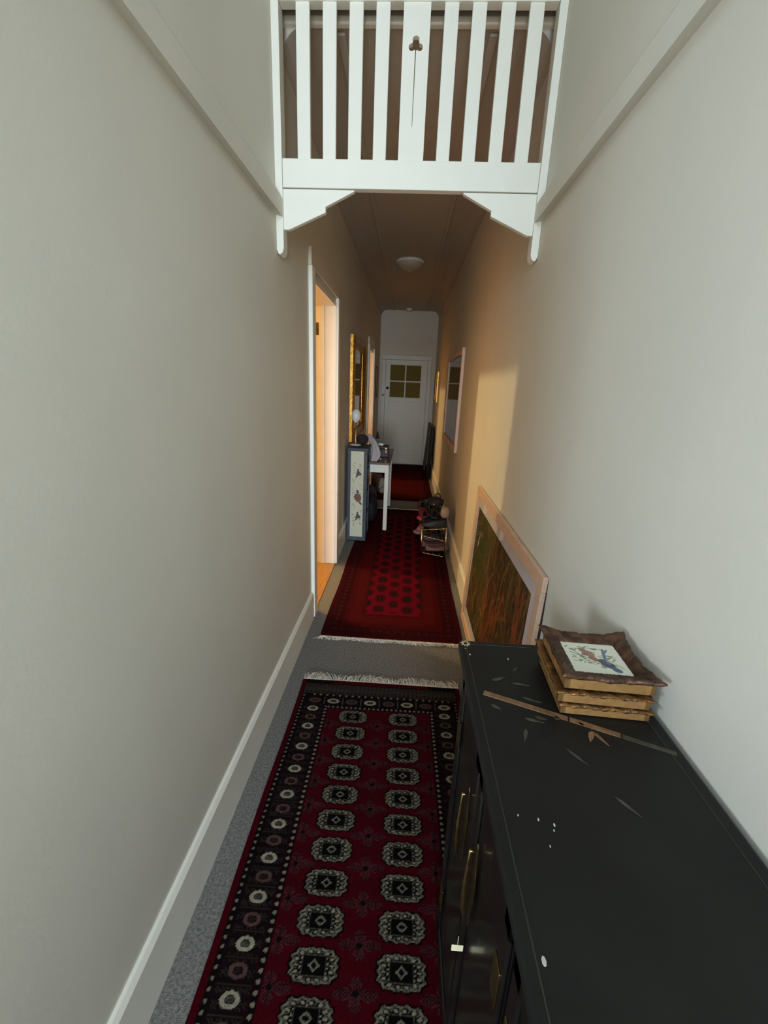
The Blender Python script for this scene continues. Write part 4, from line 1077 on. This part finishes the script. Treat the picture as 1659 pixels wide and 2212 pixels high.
# ================================================================== SHOE RACK AND SHOES
rk = thing('shoe_rack', 'low chrome shoe rack with slanted bars against right wall', 'shoe rack', (0.775, 3.78, 0))
def post(p0, p1, r=0.0085):
    return MB().tube([p0, p1], r, 10)
RY = 0.62
fronts, backs = 0.005, 0.228
for yy, sh in ((0.0, -0.05), (RY, -0.05)):
    MB().tube([(fronts, yy + 0.05, 0.011), (fronts, yy + 0.05, 0.282)], 0.0088, 10).lathe([(0.0, 0.280), (0.0105, 0.280), (0.0105, 0.292), (0.0, 0.296)], 12, Matrix.Translation((fronts, yy + 0.05, 0))).build('post', M_CHROME, rk)
    MB().tube([(backs, yy - 0.05 + 0.05, 0.011), (backs, yy, 0.302)], 0.0075, 10).lathe([(0.0, 0.300), (0.0095, 0.300), (0.0095, 0.310), (0.0, 0.313)], 12, Matrix.Translation((backs, yy, 0))).build('post', M_CHROME, rk)
    for (za, zb) in ((0.272, 0.302), (0.208, 0.182), (0.042, 0.026)):
        mb = MB().tube([(fronts + 0.012, yy + 0.045, za), (backs - 0.012, yy + 0.004, zb)], 0.0058, 10)
        mb.tube([(fronts + 0.022, yy + 0.043, za - 0.001), (fronts + 0.036, yy + 0.041, za - 0.001)], 0.0088, 10)
        mb.tube([(backs - 0.042, yy + 0.012, zb), (backs - 0.016, yy + 0.005, zb)], 0.0088, 10)
        mb.build('cross_bar', M_CHROME, rk)
for (x, z) in ((0.02, 0.280), (0.09, 0.287), (0.15, 0.294), (0.20, 0.297), (0.03, 0.204), (0.10, 0.196), (0.16, 0.190), (0.20, 0.186), (0.04, 0.041), (0.12, 0.035), (0.18, 0.030)):
    MB().tube([(x, 0.012, z), (x, RY + 0.03, z)], 0.0036, 6).build('shelf_bar', M_CHROME, rk)

def shoe_meshes(kind):
    """a shoe along +y (toe), ~0.24 long; returns MBs (sole, upper, lining/strap)"""
    L_ = 0.235
    def outline(t):   # half width along the length
        return 0.030 + 0.012 * math.sin(PI * min(1, max(0, t)) ** 1.25) * (1 if t > 0.3 else 0.8) - 0.026 * max(0, (t - 0.82) / 0.18) ** 2 - 0.012 * max(0, (0.10 - t) / 0.10) ** 2
    def sole(u, v):
        t = v; a = 2 * PI * u
        w_ = outline(t) * 1.04
        zb = 0.0 + (0.010 * max(0, (t - 0.8) / 0.2) ** 2)
        z = zb + (0.006 + 0.006 * math.sin(a)) * 1.0
        return (w_ * math.copysign(abs(math.cos(a)) ** 0.6, math.cos(a)), t * L_, z)
    def upper(u, v):
        t = v; a = PI * u
        w_ = outline(t)
        h = 0.075 - 0.030 * t - 0.020 * max(0, (t - 0.55) / 0.45) if kind != 'flat' else 0.052 - 0.022 * t
        h *= (1 - 0.6 * max(0, (t - 0.9) / 0.1) ** 2)
        z = 0.011 + h * math.sin(a) ** 0.65 + 0.010 * max(0, (t - 0.8) / 0.2) ** 2
        if kind == 'flat' and 0.12 < t < 0.62:
            z = min(z, 0.011 + 0.034 - 0.010 * math.sin(PI * (t - 0.12) / 0.5))
        return (w_ * math.cos(a), t * L_, z)
    s_ = MB().surf(sole, 14, 16, True, caps=True)
    u_ = MB().surf(upper, 13, 16)
    l_ = MB()
    if kind == 'flat':
        l_.surf(lambda u, v: (outline(0.14 + 0.46 * v) * 0.8 * (2 * u - 1), (0.14 + 0.46 * v) * L_, 0.040 - 0.008 * math.sin(PI * v)), 6, 8)
    else:
        l_.lathe([(0.020, 0.0), (0.026, 0.006), (0.026, 0.012), (0.018, 0.014)], 14, Matrix.Translation((0, 0.058, 0.070)) @ Matrix.Diagonal((0.9, 1.6, 1, 1)))
    return s_, u_, l_
def shoe(kind, rgb, label, loc, rot, sole_rgb=(60, 50, 46), scale=1.0, group='shoes heaped on the rack'):
    t = thing('shoe', label, 'shoe', loc, rot=rot, group=group); t.scale = (scale,) * 3
    s_, u_, l_ = shoe_meshes(kind)
    s_.build('sole', pm('sole_%d_%d_%d' % sole_rgb, sole_rgb, 0.8, noise=0.1), t)
    u_.build('upper', pm('leather_%d_%d_%d' % rgb, rgb, 0.5, noise=0.15, nscale=30, bump=0.1), t)
    l_.build('lining', pm('lining_%d_%d_%d' % tuple(int(c * 0.5) for c in rgb), tuple(int(c * 0.5) for c in rgb), 0.9), t)
    return t
rx, ry = 0.775, 3.78
# lower tier
for kind, rgb, label, loc, rz in [
    ('flat', (132, 96, 94), 'mauve slip-on shoe lowest on the rack at left', (rx + 0.050, ry + 0.09, 0.047), -1.35),
    ('flat', (112, 76, 78), 'dusky pink shoe on the lower rack tier', (rx + 0.020, ry + 0.20, 0.047), -1.5),
    ('low', (70, 52, 54), 'dark brown lace shoe at the back of lower tier', (rx + 0.030, ry + 0.33, 0.047), -1.45),
    ('low', (40, 36, 40), 'black trainer at far end of lower tier', (rx + 0.02, ry + 0.48, 0.047), -1.6),
    ('flat', (148, 128, 112), 'tan shoe toe poking out left of rack', (rx + 0.170, ry + 0.60, 0.046), 1.75)]:
    shoe(kind, rgb, label, loc, (0, 0, rz))
# heap on top, in three loose layers
heap = [
    ('low', (30, 28, 32), 'black trainer lying across the rack top nearest the viewer', (rx + 0.228, ry + 0.065, 0.302), (0.0, 0.0, 1.60)),
    ('low', (26, 25, 30), 'black ankle shoe behind the nearest black trainer', (rx + 0.232, ry + 0.155, 0.302), (0.0, 0.0, 1.55)),
    ('flat', (176, 40, 58), 'red slipper poking out over the rack left edge', (rx + 0.188, ry + 0.247, 0.302), (0.0, 0.0, 1.60)),
    ('low', (64, 44, 38), 'brown shoe in the bottom layer behind red slipper', (rx + 0.220, ry + 0.338, 0.302), (0.0, 0.0, 1.56)),
    ('low', (44, 38, 42), 'charcoal shoe at far end of rack top', (rx + 0.220, ry + 0.430, 0.302), (0.0, 0.0, 1.56)),
    ('flat', (120, 30, 48), 'dark red slipper in second layer at left', (rx + 0.018, ry + 0.055, 0.384), (0.0, 0.0, 0.06)),
    ('low', (36, 32, 36), 'charcoal lace shoe in middle of the heap', (rx + 0.108, ry + 0.035, 0.384), (0.0, 0.0, -0.04)),
    ('low', (72, 52, 42), 'brown shoe with shiny buckle at upper left of heap', (rx + 0.005, ry + 0.310, 0.384), (0.0, 0.0, 0.0)),
    ('low', (84, 68, 60), 'taupe shoe at upper back of the heap', (rx + 0.096, ry + 0.312, 0.384), (0.0, 0.0, 0.0)),
]
for kind, rgb, label, loc, rot in heap: shoe(kind, rgb, label, loc, rot)
blob('beige_pouch', pm('beige_suede', (178, 156, 130), 0.9, noise=0.08, nscale=30, bump=0.2), 'beige suede pouch at the right side of shoe heap', 'pouch', (rx + 0.206, ry + 0.085, 0.384), (0.085, 0.085, 0.105), 71, crease=0.06)
bb = thing('black_handbag', 'black handbag topmost on the shoe heap with looped strap', 'bag', (rx + 0.120, ry + 0.170, 0.470))
blob('bag_body', M_BLKCLOTH, None, None, (0, 0, 0), (0.150, 0.17, 0.085), 73, parent=bb, crease=0.14)
MB().tube([(0.015 + 0.026 * math.cos(a), -0.02, 0.095 + 0.034 * math.sin(a)) for a in [PI * (-0.35 + 1.7 * k / 14) for k in range(15)]], 0.005, 8).build('strap', M_BLKCLOTH, bb)
MB().lathe([(0.010, 0), (0.012, 0.003), (0.0, 0.005)], 12, Matrix.Translation((-0.02, -0.088, 0.04)) @ Matrix.Rotation(PI / 2, 4, 'X')).build('stud', M_CHROME, bb)
blob('knit_cap', pm('grey_knit', (92, 80, 74), 0.95, noise=0.2, nscale=60, bump=0.6, bscale=150), 'grey brown knitted cap at back of shoe heap', 'cap', (rx + 0.085, ry + 0.572, 0.302), (0.15, 0.085, 0.13), 75, crease=0.08)
sd = thing('sandal', 'pale pink sandal strap dangling left of the rack', 'sandal', (rx - 0.045, ry + 0.13, 0.215), group='shoes heaped on the rack', rot=(0.3, 0.5, 0.4))
MB().surf(lambda u, v: (0.020 * (2 * u - 1) * (1 - 0.4 * (2 * v - 1) ** 2), 0.0, 0.095 * v), 5, 9).surf(lambda u, v: (0.020 * (2 * u - 1) * (1 - 0.4 * (2 * v - 1) ** 2), 0.006, 0.095 * v), 5, 9).build('sole', pm('pink_rubber', (150, 88, 88), 0.7), sd)
MB().tube([(-0.020, -0.002, 0.05), (-0.012, -0.022, 0.052), (0.012, -0.022, 0.052), (0.020, -0.002, 0.05)], 0.0045, 6).build('strap', pm('pale_pink_rubber', (206, 150, 148), 0.6), sd)

# ================================================================== DARK PANELS LEANING BY THE FAR DOOR
def round_panel(name, label, loc, ln, h, th, rot, mat, rim):
    t = thing(name, label, 'board', loc, rot=rot)
    r = 0.10
    poly = [(0, 0), (ln, 0)] + [(ln - r + r * math.cos(a), h - r + r * math.sin(a)) for a in [PI / 2 * k / 6 for k in range(7)]] + [(r - r * math.sin(a), h - r + r * math.cos(a)) for a in [PI / 2 * k / 6 for k in range(7)]]
    MB().prism(poly, 'x', 0, th).build('board', mat, t)
    pts = [(th / 2, y, z) for y, z in poly]; pts.append(pts[0])
    MB().tube(pts, th * 0.62, 6).build('edge_binding', rim, t)
    return t
round_panel('leaning_board', 'grey brown board with rounded top beside the far door', (0.958, 8.13, 0.022), 0.68, 0.86, 0.020, (0, 0.075, 0), pm('grey_brown_board', (84, 74, 70), 0.7, noise=0.1), pm('grey_binding', (96, 86, 80), 0.7))
round_panel('leaning_board', 'black board leaning on right wall before the grey one', (1.000, 7.46, 0.022), 0.60, 0.86, 0.018, (0, 0.045, 0), M_BLKCLOTH, M_DARKEDGE)
